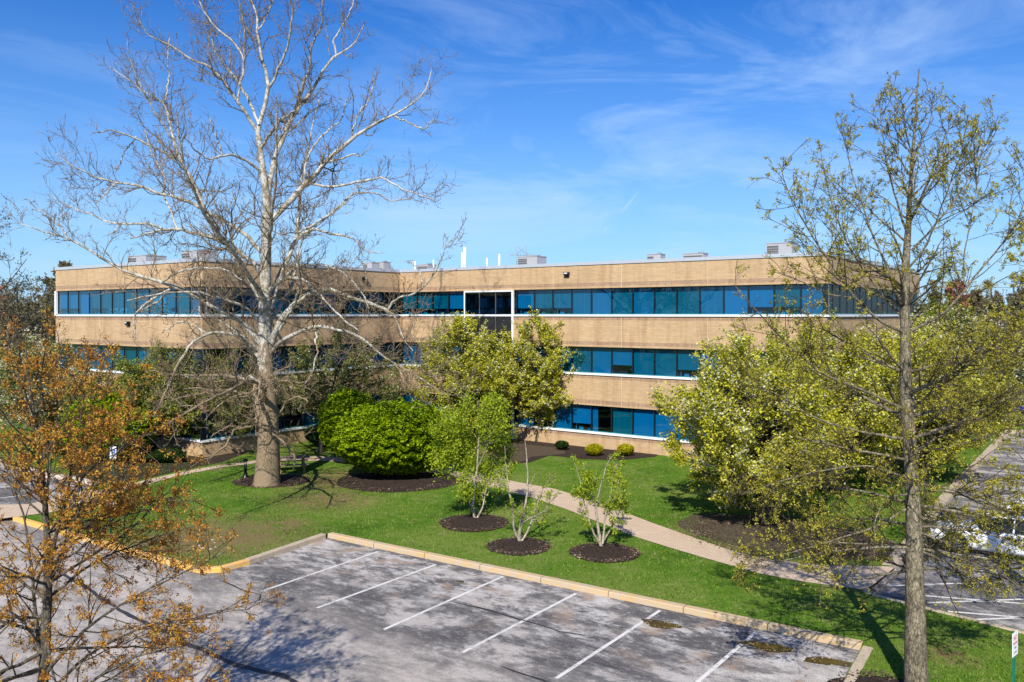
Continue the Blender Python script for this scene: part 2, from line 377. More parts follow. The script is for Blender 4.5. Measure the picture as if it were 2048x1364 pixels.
def puddle_mat():
    m, nt, bs = new_mat('puddle'); n = noise(nt, coords(nt), 5, 4)
    L(nt, ramp(nt, n, [(.4, (.045, .03, .012)), (.65, (.10, .065, .025))]), bs.inputs['Base Color'])
    bs.inputs['Roughness'].default_value = .06; return m
M['puddle'] = puddle_mat()
M['petal'] = leaf_mat('fallen_petal', [(0, (.45, .33, .15)), (1, (.7, .6, .42))], .1)

# ------------------------------------------------------------------ world, sun, camera
SUN_EL = R(41); sd = np.array([.202, .979])
w = bpy.data.worlds.new("World"); scene.world = w; w.use_nodes = True
nt = w.node_tree; bg = nt.nodes['Background']
sky = nt.nodes.new('ShaderNodeTexSky'); sky.sky_type = 'NISHITA'; sky.sun_disc = False
sky.sun_elevation = SUN_EL; sky.sun_rotation = math.atan2(-sd[0], -sd[1]) % (2 * math.pi)
sky.air_density = 1.15; sky.dust_density = .1; sky.ozone_density = 3.0; sky.altitude = 100
hs = N(nt, 'ShaderNodeHueSaturation', Saturation=1.38, Value=1.0); L(nt, sky.outputs[0], hs.inputs['Color'])
tinted = mix(nt, 1.0, hs.outputs[0], (.47, .74, 1.16), 'MULTIPLY')
sepz = N(nt, 'ShaderNodeSeparateXYZ'); L(nt, N(nt, 'ShaderNodeTexCoord').outputs['Generated'], sepz.inputs[0])
hz = ramp(nt, sepz.outputs['Z'], [(0, (.72, .72, .72)), (.09, (.50, .50, .50)), (.22, (.16, .16, .16)), (.36, (0, 0, 0))])
tinted = mix(nt, hz, tinted, (3.6, 6.1, 9.4))
tc = N(nt, 'ShaderNodeTexCoord').outputs['Generated']
mp = nt.nodes.new('ShaderNodeMapping'); L(nt, tc, mp.inputs[0]); mp.inputs['Scale'].default_value = (1.3, 1.3, 5.5); mp.inputs['Rotation'].default_value = (0, R(12), 0)
n1 = noise(nt, mp.outputs[0], 2.3, 10, .62, .9)
n2 = noise(nt, mp.outputs[0], .9, 4, .5)
cm = mth(nt, 'MULTIPLY', ramp(nt, n1, [(.46, (0, 0, 0)), (.80, (1, 1, 1))]), ramp(nt, n2, [(.34, (0, 0, 0)), (.58, (1, 1, 1))]))
skc = mix(nt, mth(nt, 'MULTIPLY', cm, .60), tinted, (5.2, 7.0, 9.6))
def skyray(px, py): return Vector(((px - CX) / F, 1, (HY - py) / F)).normalized()
for (a_, b_, wd_, st_) in ((skyray(1282, 378), skyray(1236, 432), .0016, .14), (skyray(1218, 452), skyray(1204, 468), .0012, .10)):
    ctr = (a_ + b_) / 2; ax = (b_ - a_).normalized(); hl = (b_ - a_).length / 2
    sb_ = N(nt, 'ShaderNodeVectorMath', operation='SUBTRACT'); L(nt, N(nt, 'ShaderNodeTexCoord').outputs['Generated'], sb_.inputs[0]); sb_.inputs[1].default_value = ctr
    dt = N(nt, 'ShaderNodeVectorMath', operation='DOT_PRODUCT'); L(nt, sb_.outputs[0], dt.inputs[0]); dt.inputs[1].default_value = ax
    ln = N(nt, 'ShaderNodeVectorMath', operation='LENGTH'); L(nt, sb_.outputs[0], ln.inputs[0])
    perp = mth(nt, 'SQRT', mth(nt, 'MAXIMUM', mth(nt, 'SUBTRACT', mth(nt, 'MULTIPLY', ln.outputs['Value'], ln.outputs['Value']), mth(nt, 'MULTIPLY', dt.outputs['Value'], dt.outputs['Value'])), 0))
    f1 = mth(nt, 'SUBTRACT', 1, mth(nt, 'DIVIDE', perp, wd_ * 1.6), clamp=True); f2 = mth(nt, 'SUBTRACT', 1, mth(nt, 'DIVIDE', mth(nt, 'ABSOLUTE', dt.outputs['Value']), hl), clamp=True)
    skc = mix(nt, mth(nt, 'MULTIPLY', mth(nt, 'MULTIPLY', f1, f2), st_ * 2, clamp=True), skc, (6.5, 8.0, 10))
L(nt, skc, bg.inputs[0]); bg.inputs[1].default_value = .082
sl = bpy.data.lights.new('sun', 'SUN'); sl.energy = 4.8; sl.angle = R(.5); sl.color = (1, .945, .85)
so = link(bpy.data.objects.new('sun', sl)); so.location = (0, 0, 40)
so.rotation_euler = Vector((sd[0] * math.cos(SUN_EL), sd[1] * math.cos(SUN_EL), -math.sin(SUN_EL))).to_track_quat('-Z', 'Y').to_euler()
cam = bpy.data.cameras.new('camera'); co = link(bpy.data.objects.new('camera', cam)); scene.camera = co
co.location = (0, 0, ZC); co.rotation_euler = (R(90), 0, 0)
cam.sensor_width = 36; cam.lens = F / 2048 * 36; cam.shift_y = -(682 - HY) / 2048; cam.clip_end = 3000; cam.clip_start = .1
vs = scene.view_settings; vs.view_transform = 'Standard'; vs.look = 'None'; vs.exposure = .55; vs.gamma = 1
scene.cycles.max_bounces = 6; scene.cycles.transparent_max_bounces = 12; scene.cycles.diffuse_bounces = 3

# ------------------------------------------------------------------ ground, lots, lawn
def ngon(name, pts, z, mat, label=None, kind='structure', loc=None, rz=0, parent=None):
    me = bpy.data.meshes.new(name)
    import bmesh
    b = bmesh.new(); vs_ = [b.verts.new((x, y, z)) for x, y in pts]; f = b.faces.new(vs_); f.normal_update()
    if f.normal.z < 0: f.normal_flip()
    bmesh.ops.triangulate(b, faces=b.faces[:]); b.to_mesh(me); b.free(); me.materials.append(mat)
    o = link(bpy.data.objects.new(name, me), parent)
    if loc: o.location = loc
    o.rotation_euler = (0, 0, rz)
    return tag(o, label, kind=kind)
ngon('ground', [(-900, -300), (900, -300), (900, 1500), (-900, 1500)], -.03, M['grass'], 'green grassy ground reaching the horizon')
TH = R(-36)
K2 = G(655, 1078, 0)
ngon('parking_lot', [(-70, -40), (40, -40), (40, 3), (-70, 3)], 0, M['lot'], 'grey weathered asphalt of the front parking lot', loc=(K2[0], K2[1], 0), rz=TH)
C1, C2 = G(1792, 1132), G(2006, 880)
ngon('side_parking_lot', [(-6, -45), (60, -45), (60, 45), (-6, 45)], -.004, M['lot2'], 'blotchy asphalt of the side parking lot', loc=(C1[0] + 6, C1[1], 0), rz=TH)
ngon('far_parking_lot', [(-30, -30), (30, -30), (30, 30), (-30, 30)], -.008, M['lot2'], 'asphalt of the lot at far left', loc=(-46, 42, 0), rz=TH)

front = [(-80, 905), (14, 926), (54, 938), (88, 949), (132, 953), (192, 968), (105, 1010), (25, 1035), (106, 1058), (146, 1069), (214, 1088), (277, 1106), (340, 1123),
         (378, 1133.5), (403, 1138), (441, 1136), (479, 1126), (512, 1116), (593, 1089), (655, 1068), (1150, 1166), (1725, 1290), (1700, 1335), (1640, 1450)]
rightb = [(2500, 1420), (2200, 1308), (2048, 1262), (2015, 1254), (1929, 1232), (1763, 1191), (1733, 1180), (1760, 1160), (1792, 1132), (1854, 1059), (1900, 995), (2006, 880), (2022, 862), (2300, 850)]
lawn = [G(*p) for p in front] + [(12, 12)] + [G(*p) for p in rightb] + [(160, 110), (160, 400), (-220, 400), (-220, 62)]
ngon('lawn', lawn, ZL, M['grass'], 'bright green lawn round the office building')

def ribbon(name, pts, wd, z0, z1, mat, label, side=1, kind='structure', joints=0):
    """kerb: swept rectangle lying inside the lawn edge, top slightly above the grass"""
    p = [Vector((x, y, 0)) for x, y in pts]; mb = MB(); off = []
    for i in range(len(p)):
        d0 = (p[i] - p[i - 1]).normalized() if i else None; d1 = (p[i + 1] - p[i]).normalized() if i < len(p) - 1 else None
        d0 = d0 or d1; d1 = d1 or d0
        n0 = Vector((-d0.y, d0.x, 0)); n1 = Vector((-d1.y, d1.x, 0)); nn = (n0 + n1); nn = nn / max(.35, nn.length_squared) * 2
        off.append(nn * side)
    e = .02
    sec = [(0, z0), (.012, z1 - e), (e + .012, z1), (wd - e, z1), (wd, z1 - e), (wd, z0)]
    for i in range(len(p) - 1):
        for a, b in zip(sec[:-1], sec[1:]):
            q = []
            for j, (o_, z) in ((i, a), (i + 1, a), (i + 1, b), (i, b)):
                v = p[j] + off[j] * o_; q.append((v.x, v.y, z))
            mb.face(q)
    for j, fl in ((0, 1), (len(p) - 1, -1)):
        mb.face([(*(p[j] + off[j] * o_).xy, z) for o_, z in sec][::fl])
    if joints:
        pass
    o = mb.build(name, mat); return tag(o, label, kind=kind)
def Gs(l, z=ZL): return [G(x, y, z) for x, y in l]
def resample(pts, step):
    out = []
    for a, b in zip(pts[:-1], pts[1:]):
        n = max(1, int(math.dist(a, b) / step))
        out += [(a[0] + (b[0] - a[0]) * i / n, a[1] + (b[1] - a[1]) * i / n) for i in range(n)]
    return out + [pts[-1]]
kz = .15
ribbon('yellow_kerb', Gs([(25, 1035), (106, 1058), (146, 1069), (214, 1088), (277, 1106), (340, 1123), (378, 1133.5), (403, 1138), (441, 1136), (479, 1126), (500, 1120)], kz), .24, -.02, kz + .012, M['kerb_y'], 'bright yellow painted kerb curving round the lawn')
ribbon('kerb', Gs([(501, 1119.7), (512, 1116), (593, 1089), (652, 1069)], kz), .26, -.02, kz + .02, M['kerb_g'], 'mossy concrete kerb up to the lot corner')
def kerb_run(pts, n, name, mat, label, wd=.26):
    a, b = pts
    for i in range(n):
        t0, t1 = i / n, (i + 1) / n - .03 / math.dist(a, b)
        P0 = (a[0] + (b[0] - a[0]) * t0, a[1] + (b[1] - a[1]) * t0); P1 = (a[0] + (b[0] - a[0]) * t1, a[1] + (b[1] - a[1]) * t1)
        yield P0, P1
mbk = None
for i, (a, b) in enumerate(kerb_run((G(655, 1068, kz), G(1725, 1290, kz)), 8, '', None, '')):
    o = ribbon('kerb', [a, b], .27, -.02, kz + .018, M['kerb_t'], 'yellow-tan worn concrete kerb length along the front stalls')
ribbon('kerb', Gs([(1724, 1292), (1700, 1335), (1640, 1450)], kz), .26, -.02, kz + .02, M['kerb_g'], 'pale kerb running to the bottom of the photo')
ribbon('kerb', Gs([(2500, 1420), (2200, 1308), (2048, 1262), (2015, 1254), (1929, 1232), (1763, 1191), (1733, 1180)], kz), .18, -.02, kz + .01, M['kerb_g'], 'pale kerb between lawn tip and side lot')
ribbon('kerb', Gs([(1792, 1132), (1854, 1059), (1900, 995), (2006, 880), (2022, 862), (2300, 850)], kz), .45, -.02, kz + .01, M['kerb_g'], 'tan kerb along the side lot')
ribbon('kerb', Gs([(-80, 905), (14, 926), (54, 938), (88, 949), (132, 953), (192, 968)], kz), .35, -.02, kz + .015, M['concrete'], 'pale kerb along the far left lot')

# path : two edges
up = [(-60, 1010), (60, 1008), (150, 985), (237, 973), (300, 958), (375, 941), (445, 929), (540, 917), (640, 912), (700, 916), (800, 928), (900, 942), (973, 950), (1030, 963), (1107, 977), (1158, 992), (1210, 1009), (1303, 1045), (1362, 1066), (1428, 1089), (1475, 1105), (1536, 1117), (1640, 1130), (1792, 1133)]
lo = [(-20, 1040), (105, 1024), (175, 1003), (237, 985), (300, 968), (350, 953), (445, 934), (540, 923), (640, 921), (700, 926), (800, 940), (880, 951), (937, 964), (994, 977), (1068, 996), (1132, 1018), (1180, 1037), (1273, 1074), (1340, 1095), (1400, 1113), (1450, 1127), (1521, 1147), (1600, 1162), (1732, 1180)]
mb = MB(); up_, lo_ = Gs(up, .15), Gs(lo, .15)
for i in range(len(up) - 1):
    mb.face([(*lo_[i], .15), (*lo_[i + 1], .15), (*up_[i + 1], .15), (*up_[i], .15)])
tag(mb.build('path', M['path']), 'pinkish brick paver path curving across the lawn', kind='structure')
# entrance walk
ngon('entrance_walk', Gs([(985, 872), (1033, 878), (1015, 892), (960, 890), (900, 945), (885, 940), (940, 885)]), .142, M['concrete'], 'concrete walk leading to the building entrance')

# markings: front stalls
def G0(px, py): return G(px, py, 0)
def stripe(a, b, wd=.105, z=.004, name='parking_line', lab=None, mat=None):
    a = Vector((*a, z)); b = Vector((*b, z)); d = (b - a).normalized(); n = Vector((-d.y, d.x, 0)) * wd / 2
    mb = MB(); mb.face([a - n, b - n, b + n, a + n]); o = mb.build(name, mat or M['paint'])
    return tag(o, lab or 'worn white stall line on the front lot', kind='structure')
for (a, b) in [((757, 1103), (522, 1183)), ((872, 1129), (634, 1216)), ((1006, 1153), (768, 1259)), ((1152, 1187), (925, 1305)), ((1320, 1221), (1112, 1357)), ((1512, 1264), (1330, 1420))]:
    stripe(G0(*a), G0(*b))
# right lot lines, parallel to u
u = np.array([.809, -.588]); vv = np.array([.588, .809])
o0 = np.array(C1) + np.array([.25, 0])
for k in range(1, 14):
    a = o0 + vv * (2.74 * k + .4) + u * .4; b = a + u * 5.2
    stripe(a, b, .11, .006, lab='white stall line on the side lot')
for k in range(5):
    a = np.array(G0(1776 + 40 * k, 1172 + 17 * k)); b = a + np.array([.93, .10 - .35 * (k % 2)]) * 3.4
    stripe(a, b, .11, .006, lab='white hatched line at the lawn tip')
for i, (a, b) in enumerate([((0, 952), (60, 945)), ((0, 976), (95, 962)), ((0, 996), (110, 985)), ((120, 968), (165, 974))]):
    stripe(G0(*a), G0(*b), .12, .006, lab='white stall line at far left')
ngon('blue_marking', [G0(-20, 1012), G0(22, 1010), G0(26, 1017), G0(-20, 1026)], .006, M['blue_paint'], 'pale blue accessible stall paint at far left')
# cracks of tar and puddles
def wavy(name, pts, wd, mat, z, label, jit=.05):
    pts = resample(pts, .35); mb = MB(); prev = None
    for i, p in enumerate(pts):
        q = pts[min(i + 1, len(pts) - 1)]; r_ = pts[max(i - 1, 0)]
        d = Vector((q[0] - r_[0], q[1] - r_[1])).normalized(); n = Vector((-d.y, d.x)); c = Vector(p) + n * random.uniform(-jit, jit)
        ww = wd * random.uniform(.6, 1.3) * (.4 if i in (0, len(pts) - 1) else 1) / 2
        cur = ((*(c - n * ww), z), (*(c + n * ww), z))
        if prev: mb.face([prev[0], cur[0], cur[1], prev[1]])
        prev = cur
    return tag(mb.build(name, mat), label, kind='structure')
wavy('tar_seam', [G0(*p) for p in [(100, 1130), (250, 1226), (370, 1285), (470, 1330), (560, 1350), (700, 1420)]], .16, M['tar'], .005, 'long dark tar seam across the front lot', .03)
wavy('tar_seam', [G0(*p) for p in [(440, 1160), (490, 1182), (522, 1190), (520, 1200), (480, 1213), (400, 1235)]], .06, M['tar'], .0045, 'thin tar loop beside the first stall line', .02)
wavy('crack', [G0(*p) for p in [(905, 1204), (980, 1222), (1060, 1243), (1120, 1262), (1172, 1270)]], .09, M['tar'], .0045, 'dark crack crossing the middle stalls', .05)
wavy('crack', [G0(*p) for p in [(1000, 1332), (1060, 1352), (1130, 1380)]], .09, M['tar'], .0045, 'short dark crack near the bottom stalls', .05)
wavy('crack', [G0(*p) for p in [(1190, 1325), (1250, 1343)]], .05, M['tar'], .0045, 'hairline crack between stall lines', .05)
def blob(name, c, rx, ry, z, mat, label, n=40, jit=.12, dome=0, rz=0, kind='structure', petals=0):
    mb = MB(); pts = []; ph = [random.uniform(0, 6.3) for _ in range(4)]
    for k in range(n):
        a = k * 2 * math.pi / n; r = 1 + jit * (math.sin(2 * a + ph[0]) * .45 + math.sin(3 * a + ph[1]) * .35 + math.sin(7 * a + ph[2]) * .15 + math.sin(13 * a + ph[3]) * .1)
        x, y = rx * r * math.cos(a), ry * r * math.sin(a); pts.append((c[0] + x * math.cos(rz) - y * math.sin(rz), c[1] + x * math.sin(rz) + y * math.cos(rz)))
    for k in range(n):
        a, b = pts[k], pts[(k + 1) % n]; a2 = (c[0] + .6 * (a[0] - c[0]), c[1] + .6 * (a[1] - c[1])); b2 = (c[0] + .6 * (b[0] - c[0]), c[1] + .6 * (b[1] - c[1]))
        mb.face([(*a, z), (*b, z), (*b2, z + dome * .7), (*a2, z + dome * .7)]); mb.face([(*a2, z + dome * .7), (*b2, z + dome * .7), (*c, z + dome)])
    return tag(mb.build(name, mat, smooth=True), label, kind=kind)
for p, rx, ry, lab in [((1322, 1249), .52, .27, 'brown puddle ringed with petals between stall lines'), ((1536, 1294), .62, .27, 'long brown puddle by the kerb'), ((1660, 1324), .55, .26, 'brown puddle in the lot corner'), ((921, 1163), .14, .07, 'tiny puddle near the third stall line')]:
    blob('puddle', G0(*p), rx, ry, .007, M['puddle'], lab, jit=.42, rz=-.3)
# fallen petals
def leaves_arrays(C_, size, rng, up=0.0, aspect=1.6):
    n = len(C_); d = rng.normal(size=(n, 3)); d[:, 2] *= (1 - up); d /= np.linalg.norm(d, axis=1)[:, None] + 1e-9
    nn = rng.normal(size=(n, 3)); nn[:, 2] += up * 4; nn -= d * (nn * d).sum(1)[:, None]; nn /= np.linalg.norm(nn, axis=1)[:, None] + 1e-9
    e = np.cross(nn, d); s = (size * rng.uniform(.6, 1.25, n))[:, None]
    a = d * s * aspect / 2; b = e * s / 2
    V = np.stack([C_ - a, C_ + b - a * .15, C_ + a, C_ - b - a * .15], 1).reshape(-1, 3)
    return V, np.arange(4 * n).reshape(n, 4)
pts = []
for p, rx, ry, k in [((1322, 1249), .5, .25, 60), ((1536, 1294), .6, .25, 60), ((1660, 1324), .55, .25, 30), ((1240, 1232), .4, .2, 25), ((672, 1080), .3, .12, 40)]:
    c = G0(*p); a = RNG.uniform(0, 6.28, k); r = 1 - np.abs(RNG.normal(0, .22, k)); q = math.cos(-.3), math.sin(-.3)
    x, y = rx * r * np.cos(a), ry * r * np.sin(a); pts.append(np.stack([c[0] + x * q[0] - y * q[1], c[1] + x * q[1] + y * q[0], np.full(k, .012)], 1))
V, Fc = leaves_arrays(np.concatenate(pts), .024, RNG, up=.97)
tag(np_mesh('fallen_petals', V, Fc, M['petal']), 'pale petals and leaf litter on the puddles', kind='stuff')

# mulch beds
for i, (p, r) in enumerate([((948, 1046), 1.42), ((1037, 1093), 1.17), ((1209, 1106), 1.22)]):
    c = G(*p); blob('mulch_bed', c, r, r, ZL + .012, M['mulch'], ['round dark mulch bed under the leafiest small tree', 'round dark mulch bed under the barest small tree', 'round dark mulch bed nearest the path'][i], dome=.07, jit=.05)
blob('mulch_bed', G(545, 962), 1.85, 1.7, ZL + .012, M['mulch'], 'dark mulch ring round the sycamore', dome=.08)
blob('mulch_bed', G(800, 962), 3.3, 2.6, ZL + .012, M['mulch'], 'wide dark mulch bed under the big green bush', dome=.05, rz=-.2)
ngon('mulch_bed', Gs([(1000, 880), (1038, 878), (1120, 884), (1230, 896), (1322, 905), (1310, 914), (1235, 921), (1160, 918), (1100, 911), (1060, 925), (1010, 930), (985, 905)]), ZL + .014, M['mulch'], 'curved mulch bed with yellow shrubs along the wall')
ngon('mulch_bed', Gs([(1000, 884), (1060, 890), (1130, 898), (1130, 908), (1062, 914), (1050, 922), (1012, 928)]), ZL + .018, M['litter'], 'leaf-littered corner of the bed by the entrance')
ngon('mulch_bed', Gs([(150, 955), (170, 905), (300, 885), (480, 880), (500, 903), (440, 926), (375, 938), (300, 955), (237, 970)]), ZL + .014, M['mulch'], 'long dark mulch bed between left wing and path')
blob('mulch_bed', G(1570, 1070), 4.2, 2.6, ZL + .012, M['litter'], 'leaf-littered bed under the flowering trees at right', dome=.05, rz=-.7)
blob('mulch_bed', G(1770, 1392), 1.3, 1.0, ZL + .012, M['mulch'], 'dark mulch round the foot of the tall oak', dome=.05)

# mulch chips, petals and crumbs spilling over the bed edges
pts = []
for p, rx, k in [((948, 1046), 1.42, 900), ((1037, 1093), 1.17, 700), ((1209, 1106), 1.22, 800), ((545, 962), 1.8, 900), ((800, 962), 3.1, 1500), ((1570, 1070), 3.6, 2500), ((1770, 1392), 1.2, 500)]:
    c = G(*p); a = RNG.uniform(0, 6.28, k); rr_ = rx * np.minimum(np.abs(1 - np.abs(RNG.normal(0, .16, k)) + RNG.normal(0, .05, k)), 1.14)
    pts.append(np.stack([c[0] + rr_ * np.cos(a), c[1] + rr_ * np.sin(a) * (.85 if rx > 2 else 1), np.full(k, ZL + .05)], 1))
C_ = np.concatenate(pts); V, Fc = leaves_arrays(C_, .05, RNG, up=.9)
M['chips'] = leaf_mat('mulch_chip', [(0, (.03, .02, .015)), (.55, (.10, .065, .045)), (.8, (.24, .17, .11)), (1, (.55, .45, .32))], .05)
tag(np_mesh('mulch_chips', V, Fc, M['chips']), 'bark chips and petals spilling over the mulch bed edges', kind='stuff')
# grass blades
def in_poly(P, poly):
    x, y = P[:, 0], P[:, 1]; ins = np.zeros(len(P), bool); n = len(poly)
    for i in range(n):
        x1, y1 = poly[i]; x2, y2 = poly[(i + 1) % n]
        c = ((y1 > y) != (y2 > y)) & (x < (x2 - x1) * (y - y1) / (y2 - y1 + 1e-12) + x1); ins ^= c
    return ins
Np = 150000
Yb = 17.5 + 30 * RNG.uniform(0, 1, Np) ** 1.35; Xb = RNG.uniform(-.62, .62, Np) * Yb
P = np.stack([Xb, Yb], 1); keep = in_poly(P, lawn) & ~in_poly(P, up_ + lo_[::-1])
for p, r in [((948, 1046), 1.36), ((1037, 1093), 1.12), ((1209, 1106), 1.17), ((545, 962), 1.7), ((800, 962), 2.7), ((1770, 1392), 1.0)]:
    c = G(*p); keep &= ((P - c) ** 2).sum(1) > r * r
for p, r in [((430, 1075), 2.3), ((345, 1085), 1.4), ((690, 960), 2.0)]:
    c = G(*p); keep &= (((P - c) ** 2).sum(1) > r * r) | (RNG.uniform(0, 1, Np) < .35)
P = P[keep]; n = len(P)
h = RNG.uniform(.03, .075, n); a = RNG.uniform(0, 6.28, n); ww = RNG.uniform(.006, .014, n) * (1 + P[:, 1] / 40)
base = np.stack([P[:, 0], P[:, 1], np.full(n, ZL)], 1); dx = np.stack([np.cos(a), np.sin(a), 0 * a], 1) * ww[:, None]
tip = base + np.stack([RNG.normal(0, .03, n), RNG.normal(0, .03, n), h], 1)
V = np.stack([base - dx, base + dx, tip], 1).reshape(-1, 3)
tag(np_mesh('grass', V, np.arange(3 * n).reshape(n, 3), M['blade']), 'short fresh spring grass blades over the lawn', 'grass', kind='stuff')

# ------------------------------------------------------------------ the office building
BX, BY = -8.33, 62.5
bld = empty('office_building', (BX, BY, 0), TH)
tag(bld, 'three-storey tan brick office building with blue ribbon windows', 'office building')
Q = [(-17.5, -16.6), (0, -16.6), (0, 0), (30.9, 0), (30.9, 24.9), (-17.5, 24.9)]
def offp(off):
    out = []
    n = len(Q)
    for i in range(n):
        a, b, c = Q[i - 1], Q[i], Q[(i + 1) % n]
        d0 = Vector((b[0] - a[0], b[1] - a[1])).normalized(); d1 = Vector((c[0] - b[0], c[1] - b[1])).normalized()
        out.append((b[0] + off * (d0.y + d1.y), b[1] + off * (-d0.x - d1.x)))
    return out
def ring(mb, z0, z1, oo, oi, m=0, top=True, bot=True):
    A, B = offp(oo), offp(oi); acc = 0; n = len(Q)
    for i in range(n):
        j = (i + 1) % n; l = math.dist(A[i], A[j])
        mb.face([(*A[i], z0), (*A[j], z0), (*A[j], z1), (*A[i], z1)], m, [(acc, z0), (acc + l, z0), (acc + l, z1), (acc, z1)])
        mb.face([(*B[j], z0), (*B[i], z0), (*B[i], z1), (*B[j], z1)], m)
        if top: mb.face([(*A[i], z1), (*A[j], z1), (*B[j], z1), (*B[i], z1)], m, [(acc, 0), (acc + l, 0), (acc + l, .4), (acc, .4)])
        if bot: mb.face([(*A[j], z0), (*A[i], z0), (*B[i], z0), (*B[j], z0)], m, [(acc, 0), (acc + l, 0), (acc + l, .4), (acc, .4)])
        acc += l
SH = 3.68; sills = [ZC, ZC - SH, ZC - 2 * SH]; WH = 1.65
wall = MB()
ring(wall, 10.15, 10.27, 0, -.38, 0, top=False); ring(wall, 10.27, 10.49, -.004, -.38, 1, False, False); ring(wall, 10.49, 11.62, 0, -.38, 0, True, False)
for s in sills[:2]:
    zt = s - .12; zb = s - SH + WH
    ring(wall, zb, zb + .12, 0, -.38, 0, top=False); ring(wall, zb + .12, zb + .34, -.004, -.38, 1, False, False)
    ring(wall, zb + .34, zt - .24, 0, -.38, 0, False, False); ring(wall, zt - .24, zt, -.004, -.38, 1, True, False)
zt = sills[2] - .12
ring(wall, zt - .24, zt, -.004, -.38, 1, True, False); ring(wall, -.3, zt - .24, 0, -.38, 0, False, True)
wall.build('wall', [M['brick'], M['soldier']], bld)
# vertical joints
def edge(k):
    a = Vector((*Q[k], 0)); b = Vector((*Q[(k + 1) % len(Q)], 0)); d = (b - a).normalized(); return a, d, Vector((d.y, -d.x, 0)), (b - a).length
JM = flat('joint_sealant', (.56, .46, .34), .8)
def joint(k, t, z0, z1):
    a, d, n, l = edge(k); p = a + d * t
    T = Matrix(((d.x, n.x, 0, p.x), (d.y, n.y, 0, p.y), (0, 0, 1, 0), (0, 0, 0, 1)))
    jb = MB(); jb.box(-.012, .012, -.01, .003, z0, z1, 0, T); jb.build('expansion_joint', JM, bld)
for k, ts in ((0, (6, 12)), (1, (5.5, 11)), (2, (13.6, 18.6, 24.2)), (3, (8, 16))):
    for t in ts:
        joint(k, t, 10.15, 11.61)
        for s in sills[:2]: joint(k, t, s - SH + WH, s - .125)
        joint(k, t, .1, sills[2] - .125)
cp = MB(); ring(cp, 11.62, 11.82, .05, -.43, 0); cp.build('coping', M['coping'], bld)
rf = MB(); A = offp(-.38); rf.face([(*p, 11.35) for p in A], 0); rf.build('roof', M['roof'], bld)
for s in sills:
    sb = MB(); ring(sb, s - .12, s, .07, -.36, 0); sb.build('window_sill', M['sill'], bld)
intr = MB()
for s in sills:
    A = offp(-.42)
    intr.face([(*p, s - .95) for p in A], 0); intr.face([(*p, s + WH + .05) for p in A][::-1], 1)
    C_ = offp(-5.5)
    for i in range(len(Q)):
        j = (i + 1) % len(Q); intr.face([(*C_[i], s - .95), (*C_[j], s - .95), (*C_[j], s + WH + .05), (*C_[i], s + WH + .05)], 0)
intr.build('interior', [M['room'], M['ceiling']], bld)

# windows: shared meshes in a frame x = along facade, y = inward, z up, unit width 1.5
def mk(f): b = MB(); f(b); return b
WW = 1.5
fr = MB(); fr.box(-.019, .019, .11, .2, 0, WH, 0); fr.box(.028, WW - .028, .10, .2, WH - .06, WH - .003, 0); fr.box(.028, WW - .028, .10, .2, .003, .05, 1)
fr_me = fr.mesh('window', [M['frame_dark'], M['frame_teal']])
pn = MB(); pn.face([(.028, .15, .05), (WW - .028, .15, .05), (WW - .028, .15, WH - .06), (.028, .15, WH - .06)]); pane_me = pn.mesh('pane', M['glass'])
def blind_mesh(z0, x0=.03, x1=WW - .03):
    b = MB(); n = 12
    for i in range(n):
        a = x0 + (x1 - x0) * i / n; c = x0 + (x1 - x0) * (i + 1) / n - .004
        b.face([(a, .30, z0), (c, .325, z0), (c, .325, WH), (a, .30, WH)])
    return b.mesh('blind', M['blind'])
blinds = [blind_mesh(.02), blind_mesh(.42), blind_mesh(.55), blind_mesh(.02, .03, .42), blind_mesh(.95)]
def desk_mesh():
    b = MB(); b.box(.1, 1.3, .7, 1.3, -.25, -.20); b.box(.3, .62, .6, .64, -.2, .22); b.box(.9, 1.1, .7, .9, -.2, .1); b.box(.12, .16, .5, .55, -.2, .5)
    return b.mesh('desk', flat('desk_white', (.75, .75, .75), .6))
desk_me = desk_mesh()
rng = random.Random(5)
spec = []                                                 # (edge, t0, width, floor)
def mods(k, t0, t1, n):
    for f in range(3):
        for i in range(n): spec.append((k, t0 + (t1 - t0) * i / n, (t1 - t0) / n, f))
mods(2, .0, 6.1, 4); mods(2, 10.55, 30.9, 14); mods(0, 0, 17.5, 12); mods(1, 0, 16.6, 11); mods(3, 0, 24.9, 17)
def prio(s):
    k, t, w_, f = s
    if k == 2: return 0 if not (f == 2 and t < 5) else 2
    if k == 0: return [1, 2, 9][f]
    if k == 1: return [1, 3, 5 if t > 8 else 8][f]
    return 10
spec.sort(key=prio)
rest = MB(); restb = []
